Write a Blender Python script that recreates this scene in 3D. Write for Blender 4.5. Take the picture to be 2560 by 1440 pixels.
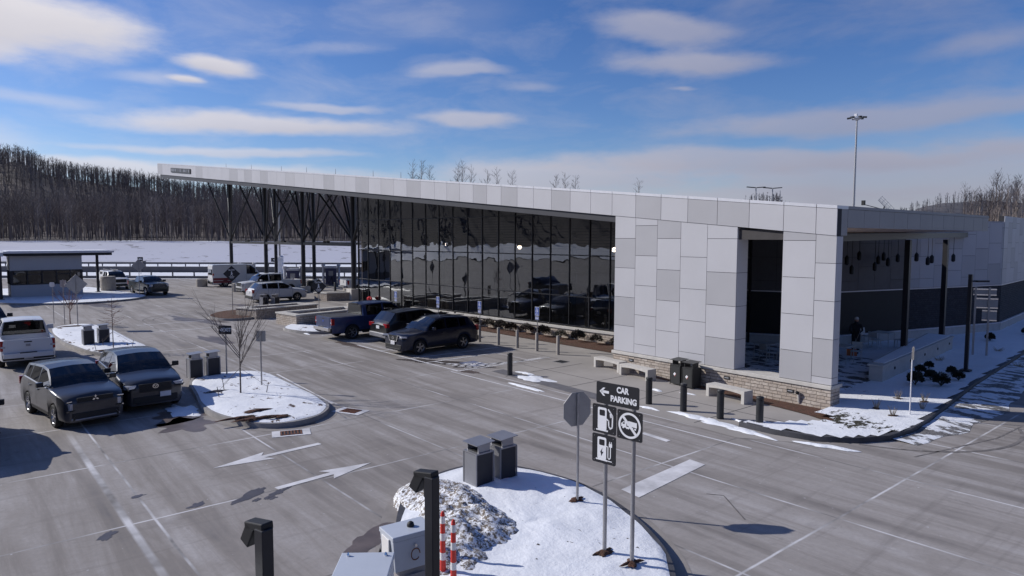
import bpy, math, random
import numpy as np
from mathutils import Vector, Matrix, noise
R = math.radians
random.seed(7)
for o in list(bpy.data.objects): bpy.data.objects.remove(o)
COL = bpy.context.scene.collection
SC = bpy.context.scene

# ------------------------------------------------------------------ camera
# world: X runs along the front facade (0 at the near right corner), Y goes into the building, Z up
PITCH, ROLL, AZ = R(4.22), R(0.14), R(-40.12)
def _cam_axes():
    X = np.array([-math.sin(AZ), -math.cos(AZ), 0]); Y = np.array([math.cos(AZ), -math.sin(AZ), 0])
    M = np.array([X, Y, [0, 0, 1.]])
    r0 = np.array([1, 0, 0.]); fw = np.array([0, math.cos(PITCH), -math.sin(PITCH)]); u0 = np.cross(r0, fw)
    r = r0*math.cos(ROLL)+u0*math.sin(ROLL); u = -r0*math.sin(ROLL)+u0*math.cos(ROLL)
    return M@r, M@u, M@fw
cr, cu, cf = _cam_axes()
CAM = Vector((10.02, -21.99, 5.6))
cam_d = bpy.data.cameras.new('camera'); cam_d.lens = 24; cam_d.sensor_width = 36
cam_d.clip_start = 0.1; cam_d.clip_end = 6000
cam = bpy.data.objects.new('camera', cam_d); COL.objects.link(cam)
m3 = Matrix((cr, cu, -cf)).transposed()
cam.matrix_world = Matrix.Translation(CAM) @ m3.to_4x4()
SC.camera = cam
FH = Vector((cf[0], cf[1], 0)).normalized(); RH = Vector((FH.y, -FH.x, 0))
def L(lat, dep, z=0.0):           # a point given by its distance across and ahead of the drone's standpoint
    return Vector((CAM.x, CAM.y, 0)) + RH*lat + FH*dep + Vector((0, 0, z))

# ------------------------------------------------------------------ light
SUN_EL = R(31); SUN_H = Vector((-0.81, -0.586, 0)).normalized()
SUN = SUN_H*math.cos(SUN_EL) + Vector((0, 0, math.sin(SUN_EL)))
sun_d = bpy.data.lights.new('sun', 'SUN'); sun_d.energy = 4.3; sun_d.angle = R(0.53); sun_d.color = (1.0, 0.965, 0.915)
sun = bpy.data.objects.new('sun', sun_d); COL.objects.link(sun)
sun.rotation_euler = (-SUN).to_track_quat('-Z', 'Y').to_euler()

def N(nt, typ, **kw):
    n = nt.nodes.new(typ)
    for k, v in kw.items():
        if k == 'ins':
            for i, x in v.items():
                if hasattr(x, 'is_output') or isinstance(x, bpy.types.NodeSocket): nt.links.new(x, n.inputs[i])
                else: n.inputs[i].default_value = x
        else: setattr(n, k, v)
    return n
def MA(nt, op, a, b=0.0, c=0.0, clamp=False):
    n = N(nt, 'ShaderNodeMath', operation=op, use_clamp=clamp, ins={0: a, 1: b, 2: c}); return n.outputs[0]
def VM(nt, op, a, b=(0, 0, 0)):
    n = N(nt, 'ShaderNodeVectorMath', operation=op, ins={0: a, 1: b}); return n.outputs['Value' if op in ('DOT_PRODUCT', 'LENGTH') else 'Vector']
def MIX(nt, f, a, b, blend='MIX'):
    n = N(nt, 'ShaderNodeMix', data_type='RGBA', blend_type=blend)
    for i, x in ((0, f), (6, a), (7, b)):
        if isinstance(x, bpy.types.NodeSocket): nt.links.new(x, n.inputs[i])
        else: n.inputs[i].default_value = x if i == 0 else (tuple(x)+(1,))[:4]
    return n.outputs[2]
def RMP(nt, x, lo, hi, a=0.0, b=1.0, smooth=False):
    n = N(nt, 'ShaderNodeMapRange', clamp=True, ins={0: x, 1: lo, 2: hi, 3: a, 4: b})
    if smooth: n.interpolation_type = 'SMOOTHSTEP'
    return n.outputs[0]
def NOI(nt, vec, scale, detail=3.0, rough=0.5, dist=0.0):
    return N(nt, 'ShaderNodeTexNoise', ins={'Vector': vec, 'Scale': scale, 'Detail': detail, 'Roughness': rough, 'Distortion': dist}).outputs[0]

w = bpy.data.worlds.new('World'); SC.world = w; w.use_nodes = True
nt = w.node_tree; nt.nodes.clear()
sky = N(nt, 'ShaderNodeTexSky', sky_type='NISHITA', sun_disc=False)
sky.sun_elevation = SUN_EL; sky.sun_rotation = math.atan2(SUN_H.x, SUN_H.y)
sky.altitude = 600; sky.air_density = 1.0; sky.dust_density = 0.6; sky.ozone_density = 2.2
tc = N(nt, 'ShaderNodeTexCoord')
D = tc.outputs['Generated']
hor = VM(nt, 'DOT_PRODUCT', D, tuple(RH)); ahead = VM(nt, 'DOT_PRODUCT', D, tuple(FH)); upz = VM(nt, 'DOT_PRODUCT', D, (0, 0, 1))
az = MA(nt, 'MULTIPLY', MA(nt, 'ARCTAN2', hor, ahead), 57.2958)
el = MA(nt, 'MULTIPLY', MA(nt, 'ARCSINE', upz), 57.2958)
comb = N(nt, 'ShaderNodeCombineXYZ', ins={0: MA(nt, 'MULTIPLY', az, 0.35), 1: el, 2: 0.0}).outputs[0]
n1 = MA(nt, 'SUBTRACT', NOI(nt, comb, 0.22, 4, 0.55), 0.5)
n2 = MA(nt, 'SUBTRACT', NOI(nt, comb, 0.55, 6, 0.6), 0.5)
nA = MA(nt, 'SUBTRACT', NOI(nt, VM(nt, 'ADD', comb, (31, 17, 5)), 0.16, 3, 0.5), 0.5)
azw = MA(nt, 'ADD', az, MA(nt, 'MULTIPLY', nA, 7.0))
elw = MA(nt, 'ADD', el, MA(nt, 'MULTIPLY', n1, 2.2))
# lenticular clouds: (azimuth, elevation, half width, height above / below, strength, tilt)
CL = [(-35.5, 14.4, 9.6, 1.9, 3.2, 1.0, -0.03), (-37.5, 12.4, 4.0, 1.4, 1.4, .8, 0), (-22.4, 12.7, 4.1, 0.8, 0.9, .95, 0.0), (-25.2, 11.5, 1.7, .35, .3, .9, 0),
      (-27.5, 11.4, 5.0, .7, .7, .42, 0.02), (-20.8, 8.6, 13.5, 1.0, .9, .88, 0.01), (-35, 9.4, 7, .6, .5, .35, -.04), (-15.0, 10.2, 4.8, .55, .45, .55, 0.0),
      (-3.9, 13.3, 4.4, .9, .5, .52, 0.03), (-4.5, 9.5, 5.0, .8, .7, .70, 0.0), (1.5, 12.2, 3.6, .5, .5, .32, 0.0), (-22, 6.4, 11.5, .55, .45, .62, 0.0), (-42, 8.6, 4, .5, .5, .7, 0),
      (11.5, 16.2, 6.9, 1.4, 1.4, .62, -.10), (15.5, 13.6, 8.0, 1.4, 1.2, .66, -0.02), (14.7, 11.8, 1.8, .25, .2, .5, 0), (19, 18.2, 6, .6, 1.2, .22, .25),
      (32, 17.0, 8.5, 1.8, 1.8, .42, .05), (34, 13.0, 6.5, .9, .9, .36, .08), (-25, 4.8, 18, .9, .9, .75, 0.0), (27, 8.6, 19, 1.5, 1.0, .62, 0.02), (20, 6.0, 24, 1.2, 1.4, .66, -.02), (4, 5.2, 15, 1.6, 2.2, .74, 0.0), (12, 3.0, 30, 1.2, 2, .55, 0),
      (-8, 17, 10, 3.0, 2.5, .16, .1), (5, 22, 13, 2.2, 2.0, .10, .1), (-22, 16, 8, 3, 3, .14, .15), (30, 4.3, 20, 3, 3, .62, 0), (-14, 14.6, 5, .7, .6, .22, 0.05), (-39, 6, 8, 2.4, 2, .5, 0)]
cov = None; shade = None
for (a0, e0, hw, hu, hd, st, tl) in CL:
    da = MA(nt, 'SUBTRACT', azw, a0)
    de = MA(nt, 'SUBTRACT', MA(nt, 'SUBTRACT', elw, e0), MA(nt, 'MULTIPLY', da, tl))
    x = MA(nt, 'DIVIDE', da, hw)
    yu = MA(nt, 'DIVIDE', MA(nt, 'MAXIMUM', de, 0.0), hu); yd = MA(nt, 'DIVIDE', MA(nt, 'MINIMUM', de, 0.0), hd)
    y = MA(nt, 'ADD', yu, yd)
    rr = MA(nt, 'SQRT', MA(nt, 'ADD', MA(nt, 'MULTIPLY', x, x), MA(nt, 'MULTIPLY', y, y)))
    rr = MA(nt, 'ADD', rr, MA(nt, 'MULTIPLY', n2, 0.75))
    msk = RMP(nt, rr, 1.08, 0.35 if st > .5 else 0.05, 0, st, True)
    cov = msk if cov is None else MA(nt, 'SUBTRACT', MA(nt, 'ADD', cov, msk), MA(nt, 'MULTIPLY', cov, msk))
    if st > .5:
        sh = MA(nt, 'MULTIPLY', msk, RMP(nt, y, -0.9, 0.5, 1, 0))
        shade = sh if shade is None else MA(nt, 'MAXIMUM', shade, sh)
wisp = RMP(nt, NOI(nt, VM(nt, 'MULTIPLY', comb, (1, 1, 1)), 0.30, 7, 0.62, 0.4), 0.45, 0.8, 0, 0.30)
cov = MA(nt, 'SUBTRACT', MA(nt, 'ADD', cov, wisp), MA(nt, 'MULTIPLY', cov, wisp), clamp=True)
low = MA(nt, 'MULTIPLY', RMP(nt, el, 6.0, 0.5, 0, .62, True), RMP(nt, az, -30, 0, .55, 1.0))
cov = MA(nt, 'SUBTRACT', MA(nt, 'ADD', cov, low), MA(nt, 'MULTIPLY', cov, low), clamp=True)
skyc = N(nt, 'ShaderNodeHueSaturation', ins={'Saturation': 1.25, 'Value': 1.08, 'Hue': 0.508, 'Color': sky.outputs[0]}).outputs[0]
skyc = MIX(nt, 1.0, skyc, (0.86, 0.92, 1.12), 'MULTIPLY')
ccol = MIX(nt, MA(nt, 'MULTIPLY', shade, 0.55), (8.6, 8.35, 8.9), (5.0, 5.05, 6.1))
side = RMP(nt, az, -30, 25, 1.0, 0.52)
ccol = MIX(nt, 1.0, ccol, N(nt, 'ShaderNodeCombineXYZ', ins={0: side, 1: side, 2: MA(nt, 'ADD', MA(nt, 'MULTIPLY', side, .85), .15)}).outputs[0], 'MULTIPLY')
final = MIX(nt, cov, skyc, ccol)
bg = N(nt, 'ShaderNodeBackground', ins={'Color': final, 'Strength': 0.088})
wo = N(nt, 'ShaderNodeOutputWorld'); nt.links.new(bg.outputs[0], wo.inputs[0])
SC.view_settings.view_transform = 'Standard'; SC.view_settings.look = 'None'
SC.view_settings.exposure = 0.0; SC.view_settings.gamma = 1.0
SC.cycles.max_bounces = 6; SC.cycles.transparent_max_bounces = 12; SC.cycles.use_denoising = True

# ------------------------------------------------------------------ materials
MAT = {}
def newmat(name):
    m = bpy.data.materials.new(name); m.use_nodes = True; nt = m.node_tree; nt.nodes.clear()
    out = N(nt, 'ShaderNodeOutputMaterial'); b = N(nt, 'ShaderNodeBsdfPrincipled'); nt.links.new(b.outputs[0], out.inputs[0])
    MAT[name] = m; return m, nt, b, out
def simple(name, col, rough=0.6, metal=0.0, var=0.12, scale=3.0, bump=0.0, bscale=40, coat=0.0, spec=0.5):
    m, nt, b, out = newmat(name)
    tc = N(nt, 'ShaderNodeTexCoord'); P = tc.outputs['Object']
    n = NOI(nt, P, scale, 5, 0.6)
    f = RMP(nt, n, 0.3, 0.7, 1-var, 1+var)
    c = MIX(nt, 1.0, col, N(nt, 'ShaderNodeCombineXYZ', ins={0: f, 1: f, 2: f}).outputs[0], 'MULTIPLY')
    nt.links.new(c, b.inputs['Base Color'])
    b.inputs['Roughness'].default_value = rough; b.inputs['Metallic'].default_value = metal
    b.inputs['Coat Weight'].default_value = coat; b.inputs['Specular IOR Level'].default_value = spec
    if bump:
        bm = N(nt, 'ShaderNodeBump', ins={'Strength': bump, 'Distance': 0.02, 'Height': NOI(nt, P, bscale, 4, 0.6)})
        nt.links.new(bm.outputs[0], b.inputs['Normal'])
    return m
def concrete():
    m, nt, b, out = newmat('lot_concrete')
    g = N(nt, 'ShaderNodeNewGeometry').outputs['Position']
    sx = N(nt, 'ShaderNodeSeparateXYZ', ins={0: g}); X, Y = sx.outputs[0], sx.outputs[1]
    big = NOI(nt, g, 0.07, 5, 0.6, 0.6); mid = NOI(nt, g, 0.55, 7, 0.66, 0.5); fine = NOI(nt, g, 9, 6, 0.7)
    tr = NOI(nt, VM(nt, 'MULTIPLY', g, (0.13, 1.5, 1)), 1.0, 7, 0.66, 0.35)      # tyre tracks run mostly along the aisles
    tr2 = NOI(nt, VM(nt, 'MULTIPLY', VM(nt, 'ADD', g, (50, 9, 0)), (2.4, 0.2, 1)), 1.0, 5, 0.6, 0.8)
    base = MIX(nt, RMP(nt, big, 0.35, 0.66), (0.242, 0.216, 0.196), (0.312, 0.285, 0.268))
    # every slab between joints was cast with a slightly different tone
    cell = N(nt, 'ShaderNodeTexWhiteNoise', noise_dimensions='2D', ins={0: N(nt, 'ShaderNodeCombineXYZ', ins={0: MA(nt, 'FLOOR', MA(nt, 'DIVIDE', MA(nt, 'SUBTRACT', X, 4.05), 4.35)), 1: MA(nt, 'FLOOR', MA(nt, 'DIVIDE', MA(nt, 'ADD', Y, 8.4), 3.5)), 2: 0.0}).outputs[0]}).outputs[0]
    fv = RMP(nt, cell, 0, 1, 0.92, 1.07)
    base = MIX(nt, 1.0, base, N(nt, 'ShaderNodeCombineXYZ', ins={0: fv, 1: fv, 2: fv}).outputs[0], 'MULTIPLY')
    salt = MA(nt, 'MULTIPLY', RMP(nt, tr, 0.44, 0.66), RMP(nt, mid, 0.28, 0.60))
    base = MIX(nt, MA(nt, 'MULTIPLY', salt, 0.75), base, (0.46, 0.435, 0.43))
    dark = MA(nt, 'MULTIPLY', RMP(nt, tr, 0.49, 0.30), RMP(nt, mid, 0.66, 0.42))
    base = MIX(nt, MA(nt, 'MULTIPLY', dark, 0.62), base, (0.112, 0.098, 0.090))
    base = MIX(nt, MA(nt, 'MULTIPLY', RMP(nt, tr2, 0.56, 0.72), 0.35), base, (0.14, 0.124, 0.115))
    blot = NOI(nt, VM(nt, 'ADD', g, (5, 83, 0)), 1.6, 6, 0.7, 0.8)
    base = MIX(nt, MA(nt, 'MULTIPLY', RMP(nt, blot, 0.60, 0.74), 0.4), base, (0.13, 0.12, 0.115))
    mv = N(nt, 'ShaderNodeTexVoronoi', ins={'Vector': g, 'Scale': 2.6, 'Randomness': 1.0})
    spk = MA(nt, 'MULTIPLY', RMP(nt, mv.outputs['Distance'], 0.07, 0.04), RMP(nt, fine, 0.45, 0.6))
    base = MIX(nt, MA(nt, 'MULTIPLY', spk, 0.8), base, (0.62, 0.62, 0.66))
    base = MIX(nt, RMP(nt, fine, 0.35, 0.72, 0, 0.30), base, (0.17, 0.165, 0.16))
    # joints, whitened by salt in places and dark elsewhere
    def line(c, period, off, wd):
        t = MA(nt, 'DIVIDE', MA(nt, 'SUBTRACT', c, off), period)
        fr = MA(nt, 'ABSOLUTE', MA(nt, 'SUBTRACT', t, MA(nt, 'ROUND', t)))
        return RMP(nt, MA(nt, 'MULTIPLY', fr, period), wd, wd*0.35)
    jn = MA(nt, 'MULTIPLY', MA(nt, 'SUBTRACT', mid, 0.5), 0.05)
    Xj = MA(nt, 'ADD', X, jn); Yj = MA(nt, 'ADD', Y, jn)
    jt = MA(nt, 'MAXIMUM', line(Xj, 4.35, 4.05, 0.035), line(Yj, 3.5, -8.4, 0.035))
    seam = RMP(nt, MA(nt, 'ABSOLUTE', MA(nt, 'ADD', Yj, 19.35)), 0.09, 0.04)
    seam = MA(nt, 'MULTIPLY', seam, RMP(nt, X, -13, -10)); seam = MA(nt, 'MULTIPLY', seam, RMP(nt, X, 0, -3))
    lineM = MA(nt, 'MAXIMUM', jt, seam)
    on = RMP(nt, NOI(nt, VM(nt, 'ADD', g, (11, 3, 0)), 0.35, 4, 0.6), 0.42, 0.58)
    jc = MIX(nt, on, (0.17, 0.16, 0.155), (0.60, 0.59, 0.60))
    base = MIX(nt, MA(nt, 'MULTIPLY', lineM, RMP(nt, mid, 0.25, 0.5, 0.35, 1.0)), base, jc)
    nt.links.new(base, b.inputs['Base Color'])
    nt.links.new(RMP(nt, dark, 0, 1, 0.86, 0.55), b.inputs['Roughness'])
    bm = N(nt, 'ShaderNodeBump', ins={'Strength': 0.25, 'Distance': 0.01, 'Height': fine}); nt.links.new(bm.outputs[0], b.inputs['Normal'])
    b.inputs['Specular IOR Level'].default_value = 0.3
concrete()
def snowmat(name, thr=None, soil=(0.10, 0.055, 0.035), tone=(0.80, 0.815, 0.85), sc=1.4, dirt=0.0):
    m, nt, b, out = newmat(name)
    g = N(nt, 'ShaderNodeNewGeometry').outputs['Position']
    f = NOI(nt, g, 3.0, 6, 0.65); f2 = NOI(nt, g, 14, 5, 0.6)
    c = MIX(nt, RMP(nt, f, 0.35, 0.65), tuple(t*0.93 for t in tone), tone)
    if dirt:
        v = NOI(nt, g, 13.0, 6, 0.75, 0.2)
        c = MIX(nt, RMP(nt, v, 0.655-dirt*0.2, 0.72-dirt*.2), c, (0.20, 0.165, 0.13))
        c = MIX(nt, RMP(nt, f2, 0.57, 0.62), c, (0.10, 0.085, 0.072))
    if thr is not None:
        k = NOI(nt, VM(nt, 'MULTIPLY', g, (1, 1.7, 1)), sc, 7, 0.68, 0.3)
        k = RMP(nt, k, thr, thr+0.035)
        s2 = MIX(nt, RMP(nt, f2, 0.4, 0.6), soil, tuple(s*0.45 for s in soil))
        c = MIX(nt, k, c, s2)
    nt.links.new(c, b.inputs['Base Color']); b.inputs['Roughness'].default_value = 0.75
    b.inputs['Specular IOR Level'].default_value = 0.25
    h = MA(nt, 'ADD', MA(nt, 'MULTIPLY', f, 1.0), MA(nt, 'MULTIPLY', f2, 0.25))
    bm = N(nt, 'ShaderNodeBump', ins={'Strength': 0.5, 'Distance': 0.06, 'Height': h}); nt.links.new(bm.outputs[0], b.inputs['Normal'])
    return m
snowmat('snow'); snowmat('snow_thin', 0.60); snowmat('snow_patchy', 0.52, sc=2.2); snowmat('snow_shoulder', 0.50, soil=(0.21, 0.20, 0.195), sc=1.0)
snowmat('snow_dirty', None, dirt=0.9); snowmat('snow_far', 0.66, soil=(0.30, 0.29, 0.30), sc=0.10); snowmat('snow_slope', 0.60, soil=(0.34, 0.335, 0.37), tone=(0.50, 0.505, 0.575), sc=0.16)
snowmat('snow_field', 0.64, soil=(0.20, 0.18, 0.15), sc=0.05)
def mulch():
    m, nt, b, out = newmat('mulch')
    g = N(nt, 'ShaderNodeNewGeometry').outputs['Position']
    f = NOI(nt, g, 25, 5, 0.7); f2 = NOI(nt, g, 2.0, 4, 0.6)
    c = MIX(nt, RMP(nt, f, 0.35, 0.65), (0.035, 0.017, 0.012), (0.17, 0.075, 0.045))
    c = MIX(nt, RMP(nt, f2, 0.5, 0.7, 0, .6), c, (0.06, 0.055, 0.03))
    nt.links.new(c, b.inputs['Base Color']); b.inputs['Roughness'].default_value = 0.95
    bm = N(nt, 'ShaderNodeBump', ins={'Strength': 1.0, 'Distance': 0.05, 'Height': f}); nt.links.new(bm.outputs[0], b.inputs['Normal'])
mulch()
def stone(name, cols, dim=1.0):
    m, nt, b, out = newmat(name)
    g = N(nt, 'ShaderNodeNewGeometry'); s = N(nt, 'ShaderNodeSeparateXYZ', ins={0: g.outputs['Position']})
    u = MA(nt, 'ADD', s.outputs[0], MA(nt, 'MULTIPLY', s.outputs[1], 1.0)); z = s.outputs[2]
    wob = MA(nt, 'MULTIPLY', MA(nt, 'SUBTRACT', NOI(nt, g.outputs['Position'], 5, 2), 0.5), 0.05)
    v = N(nt, 'ShaderNodeCombineXYZ', ins={0: MA(nt, 'ADD', u, wob), 1: MA(nt, 'ADD', z, wob), 2: 0.0}).outputs[0]
    br = N(nt, 'ShaderNodeTexBrick', offset=0.47, squash=0.7, squash_frequency=3, ins={'Vector': v, 'Scale': 1.0, 'Mortar Size': 0.010, 'Mortar Smooth': 0.3, 'Bias': 0.0, 'Brick Width': 0.34, 'Row Height': 0.115, 'Color1': (0, 0, 0, 1), 'Color2': (1, 1, 1, 1), 'Mortar': (0.5, 0.5, 0.5, 1)})
    n = NOI(nt, g.outputs['Position'], 6, 5, 0.6)
    c = MIX(nt, br.outputs[0], cols[0], cols[1])
    c = MIX(nt, RMP(nt, n, 0.45, 0.7), c, cols[2])
    c = MIX(nt, br.outputs['Fac'], c, tuple(x*0.45 for x in cols[0]))
    nt.links.new(c, b.inputs['Base Color']); b.inputs['Roughness'].default_value = 0.85
    h = MA(nt, 'ADD', MA(nt, 'MULTIPLY', br.outputs['Fac'], -1.0), MA(nt, 'MULTIPLY', NOI(nt, g.outputs['Position'], 16, 4), 0.5))
    bm = N(nt, 'ShaderNodeBump', ins={'Strength': 0.9, 'Distance': 0.03, 'Height': h}); nt.links.new(bm.outputs[0], b.inputs['Normal'])
stone('stone_veneer', ((0.40, 0.33, 0.27), (0.52, 0.46, 0.40), (0.33, 0.28, 0.245)))
stone('dark_brick', ((0.035, 0.033, 0.038), (0.055, 0.052, 0.058), (0.028, 0.027, 0.03)))
simple('cast_stone', (0.50, 0.475, 0.44), 0.8, var=0.10, scale=4, bump=0.2)
simple('panel_light', (0.47, 0.465, 0.485), 0.5, 0.0, var=0.045, scale=0.45, spec=0.4)
simple('panel_mid', (0.385, 0.38, 0.395), 0.5, 0.0, var=0.05, scale=0.45, spec=0.4)
simple('panel_gap', (0.03, 0.03, 0.035), 0.8)
simple('coping', (0.62, 0.62, 0.65), 0.4, 0.3, var=0.05)
simple('black_steel', (0.016, 0.016, 0.020), 0.45, 0.0, var=0.2)
simple('beam_grey', (0.030, 0.030, 0.038), 0.5, var=0.15, scale=1)
simple('mullion', (0.035, 0.035, 0.04), 0.4, 0.6)
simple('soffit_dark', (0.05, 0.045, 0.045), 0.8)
simple('soffit_wood', (0.75, 0.56, 0.42), 0.7, var=0.25, scale=6)
simple('interior_dark', (0.12, 0.095, 0.082), 0.8, var=0.3, scale=0.8)
simple('interior_floor', (0.20, 0.185, 0.175), 0.5, var=0.15)
simple('bollard_dark', (0.018, 0.019, 0.022), 0.5, var=0.25, bump=0.1)
simple('bollard_stone', (0.33, 0.30, 0.265), 0.8, var=0.12, scale=8)
simple('galv_steel', (0.36, 0.35, 0.35), 0.42, 0.65, var=0.12, scale=6)
simple('sign_back', (0.36, 0.35, 0.345), 0.5, 0.45, var=0.08, scale=4)
simple('sign_black', (0.010, 0.010, 0.014), 0.5, var=0.05)
simple('sign_white', (0.74, 0.74, 0.76), 0.5, var=0.02)
simple('sign_blue', (0.03, 0.07, 0.28), 0.45, var=0.02)
simple('bin_panel', (0.018, 0.018, 0.024), 0.55, var=0.2, bump=.15, bscale=120)
simple('bin_frame', (0.29, 0.29, 0.31), 0.4, 0.5, var=0.08)
simple('bin_dark', (0.035, 0.036, 0.036), 0.5, 0.2)
simple('orange', (0.55, 0.13, 0.03), 0.6)
simple('safety_red', (0.60, 0.035, 0.02), 0.5, var=0.1)
simple('reflective', (0.72, 0.70, 0.68), 0.4, var=0.08)
simple('cabinet', (0.52, 0.55, 0.60), 0.38, 0.1, var=0.05, scale=2)
simple('cabinet_side', (0.30, 0.28, 0.28), 0.55, 0.0, var=0.1)
simple('asphalt', (0.060, 0.060, 0.066), 0.9, var=0.25, scale=0.4)
simple('barrier', (0.115, 0.11, 0.115), 0.85, var=0.2, scale=0.5)
simple('kerb_wet', (0.055, 0.055, 0.062), 0.6, var=0.35, scale=2.5, bump=.2)
simple('kerb_dry', (0.27, 0.255, 0.245), 0.85, var=0.22, scale=2, bump=.2)
simple('walk', (0.315, 0.290, 0.268), 0.88, var=0.13, scale=0.5, bump=0.15)
simple('tactile', (0.13, 0.125, 0.135), 0.8, var=0.2, scale=4, bump=0.6, bscale=18)
simple('paint_line', (0.60, 0.59, 0.60), 0.8, var=0.30, scale=1.2)
simple('wet', (0.085, 0.073, 0.068), 0.35, var=0.3, scale=1.5)
simple('wet_brown', (0.125, 0.098, 0.085), 0.4, var=0.35, scale=1.2)
simple('rust', (0.16, 0.06, 0.03), 0.8, var=0.4, scale=10)
simple('bark', (0.115, 0.095, 0.085), 0.9, var=0.3, scale=8)
simple('bark_light', (0.19, 0.165, 0.15), 0.9, var=0.3, scale=8)
simple('twig_red', (0.20, 0.10, 0.075), 0.9)
simple('forest_wood', (0.165, 0.128, 0.110), 0.95, var=0.45, scale=0.06)
simple('forest_far', (0.125, 0.110, 0.112), 0.95, var=0.35, scale=0.03)
simple('forest_floor', (0.085, 0.068, 0.060), 0.95, var=0.5, scale=0.05)
simple('hill_far', (0.105, 0.100, 0.108), 0.95, var=0.25, scale=0.02)
simple('leaf_dark', (0.020, 0.026, 0.017), 0.7, var=0.4, scale=9)
simple('leaf_brown', (0.045, 0.028, 0.024), 0.8, var=0.4, scale=9)
simple('dry_grass', (0.33, 0.27, 0.17), 0.9)
simple('rubber', (0.013, 0.013, 0.014), 0.85, var=0.3, scale=12)
simple('alloy', (0.42, 0.42, 0.44), 0.3, 0.85, var=0.1)
simple('chrome', (0.72, 0.72, 0.74), 0.14, 1.0, var=0.03)
simple('trim_black', (0.012, 0.012, 0.013), 0.6)
simple('lamp_clear', (0.45, 0.46, 0.50), 0.12, 0.3)
simple('lamp_red', (0.30, 0.012, 0.015), 0.2, 0.1, coat=.5)
simple('plate', (0.60, 0.60, 0.62), 0.5)
simple('skin', (0.42, 0.24, 0.17), 0.6)
simple('cloth_dark', (0.018, 0.018, 0.024), 0.9)
simple('cloth_red', (0.20, 0.045, 0.04), 0.9)
simple('cap_white', (0.55, 0.55, 0.55), 0.8)
simple('furniture_white', (0.50, 0.49, 0.47), 0.6)
simple('pump_blue', (0.045, 0.045, 0.105), 0.5)
simple('pump_white', (0.58, 0.58, 0.62), 0.5)
simple('booth_panel', (0.40, 0.40, 0.41), 0.5, 0.2, var=0.05, scale=.5)
simple('hydrant', (0.55, 0.02, 0.03), 0.5)
simple('logo_red', (0.42, 0.12, 0.09), 0.6)
def emis(name, col, st):
    m, nt, b, out = newmat(name); b.inputs['Base Color'].default_value = (*col, 1)
    b.inputs['Emission Color'].default_value = (*col, 1); b.inputs['Emission Strength'].default_value = st
emis('lamp_lit', (1.0, 0.82, 0.6), 12.0)
def paint(name, col, metal=0.3, dirt=0.35, rough=0.3):
    m, nt, b, out = newmat(name)
    tc = N(nt, 'ShaderNodeTexCoord'); P = tc.outputs['Object']; z = N(nt, 'ShaderNodeSeparateXYZ', ins={0: P}).outputs[2]
    n = NOI(nt, P, 3.0, 6, 0.65); n2 = NOI(nt, P, 22, 4, 0.6)
    k = MA(nt, 'MULTIPLY', RMP(nt, MA(nt, 'ADD', z, MA(nt, 'MULTIPLY', n, 0.5)), 1.15, 0.45, 0.10, 1.0), dirt)
    k = MA(nt, 'MULTIPLY', k, RMP(nt, n2, 0.2, 0.7, 0.6, 1.0), clamp=True)
    c = MIX(nt, k, col, (0.22, 0.205, 0.195))
    nt.links.new(c, b.inputs['Base Color']); b.inputs['Metallic'].default_value = metal
    nt.links.new(RMP(nt, k, 0, 0.5, rough, 0.6), b.inputs['Roughness'])
    b.inputs['Coat Weight'].default_value = 0.5; b.inputs['Coat Roughness'].default_value = 0.12
paint('paint_charcoal', (0.022, 0.024, 0.032), dirt=0.36); paint('paint_graphite', (0.016, 0.019, 0.028), dirt=0.30)
paint('paint_black', (0.006, 0.006, 0.008), dirt=0.16); paint('paint_navy', (0.004, 0.008, 0.028), dirt=0.06)
paint('paint_blue', (0.018, 0.036, 0.115), dirt=0.10); paint('paint_white', (0.62, 0.62, 0.63), 0.0, dirt=0.22, rough=.35)
paint('paint_green', (0.014, 0.026, 0.032), dirt=0.2); paint('paint_silver', (0.45, 0.46, 0.50), 0.3, dirt=0.3)
def glassmat(name, trans, bump=0.0, rough=0.0, bs=0.5, refl=1.0, body=(0.010, 0.011, 0.013)):
    m = bpy.data.materials.new(name); m.use_nodes = True; nt = m.node_tree; nt.nodes.clear(); MAT[name] = m
    out = N(nt, 'ShaderNodeOutputMaterial')
    fr = N(nt, 'ShaderNodeFresnel', ins={'IOR': 1.55})
    gl = N(nt, 'ShaderNodeBsdfGlossy', ins={'Roughness': rough, 'Color': (0.92, 0.95, 1, 1)})
    if bump:
        g = N(nt, 'ShaderNodeNewGeometry').outputs['Position']
        h = NOI(nt, VM(nt, 'MULTIPLY', g, (1, 1, 1)), bs, 2.0, 0.5)
        cell = N(nt, 'ShaderNodeTexWhiteNoise', noise_dimensions='2D', ins={0: VM(nt, 'MULTIPLY', VM(nt, 'FLOOR', VM(nt, 'MULTIPLY', g, (0.68, 0, 0.43))), (3.7, 1, 5.1))})
        bm = N(nt, 'ShaderNodeBump', ins={'Strength': bump, 'Distance': 0.05, 'Height': h})
        nt.links.new(bm.outputs[0], gl.inputs['Normal']); nt.links.new(bm.outputs[0], fr.inputs['Normal'])
    tr = N(nt, 'ShaderNodeBsdfTransparent', ins={'Color': (trans, trans, trans*1.04, 1)})
    df = N(nt, 'ShaderNodeBsdfDiffuse', ins={'Color': (*body, 1)})
    inner = N(nt, 'ShaderNodeMixShader', ins={0: 0.25}); nt.links.new(tr.outputs[0], inner.inputs[1]); nt.links.new(df.outputs[0], inner.inputs[2])
    mx = N(nt, 'ShaderNodeMixShader', ins={0: MA(nt, 'MULTIPLY', fr.outputs[0], refl, clamp=True)})
    nt.links.new(inner.outputs[0], mx.inputs[1]); nt.links.new(gl.outputs[0], mx.inputs[2]); nt.links.new(mx.outputs[0], out.inputs[0])
glassmat('facade_glass', 0.58, bump=0.22, bs=0.55, refl=2.6)
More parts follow.
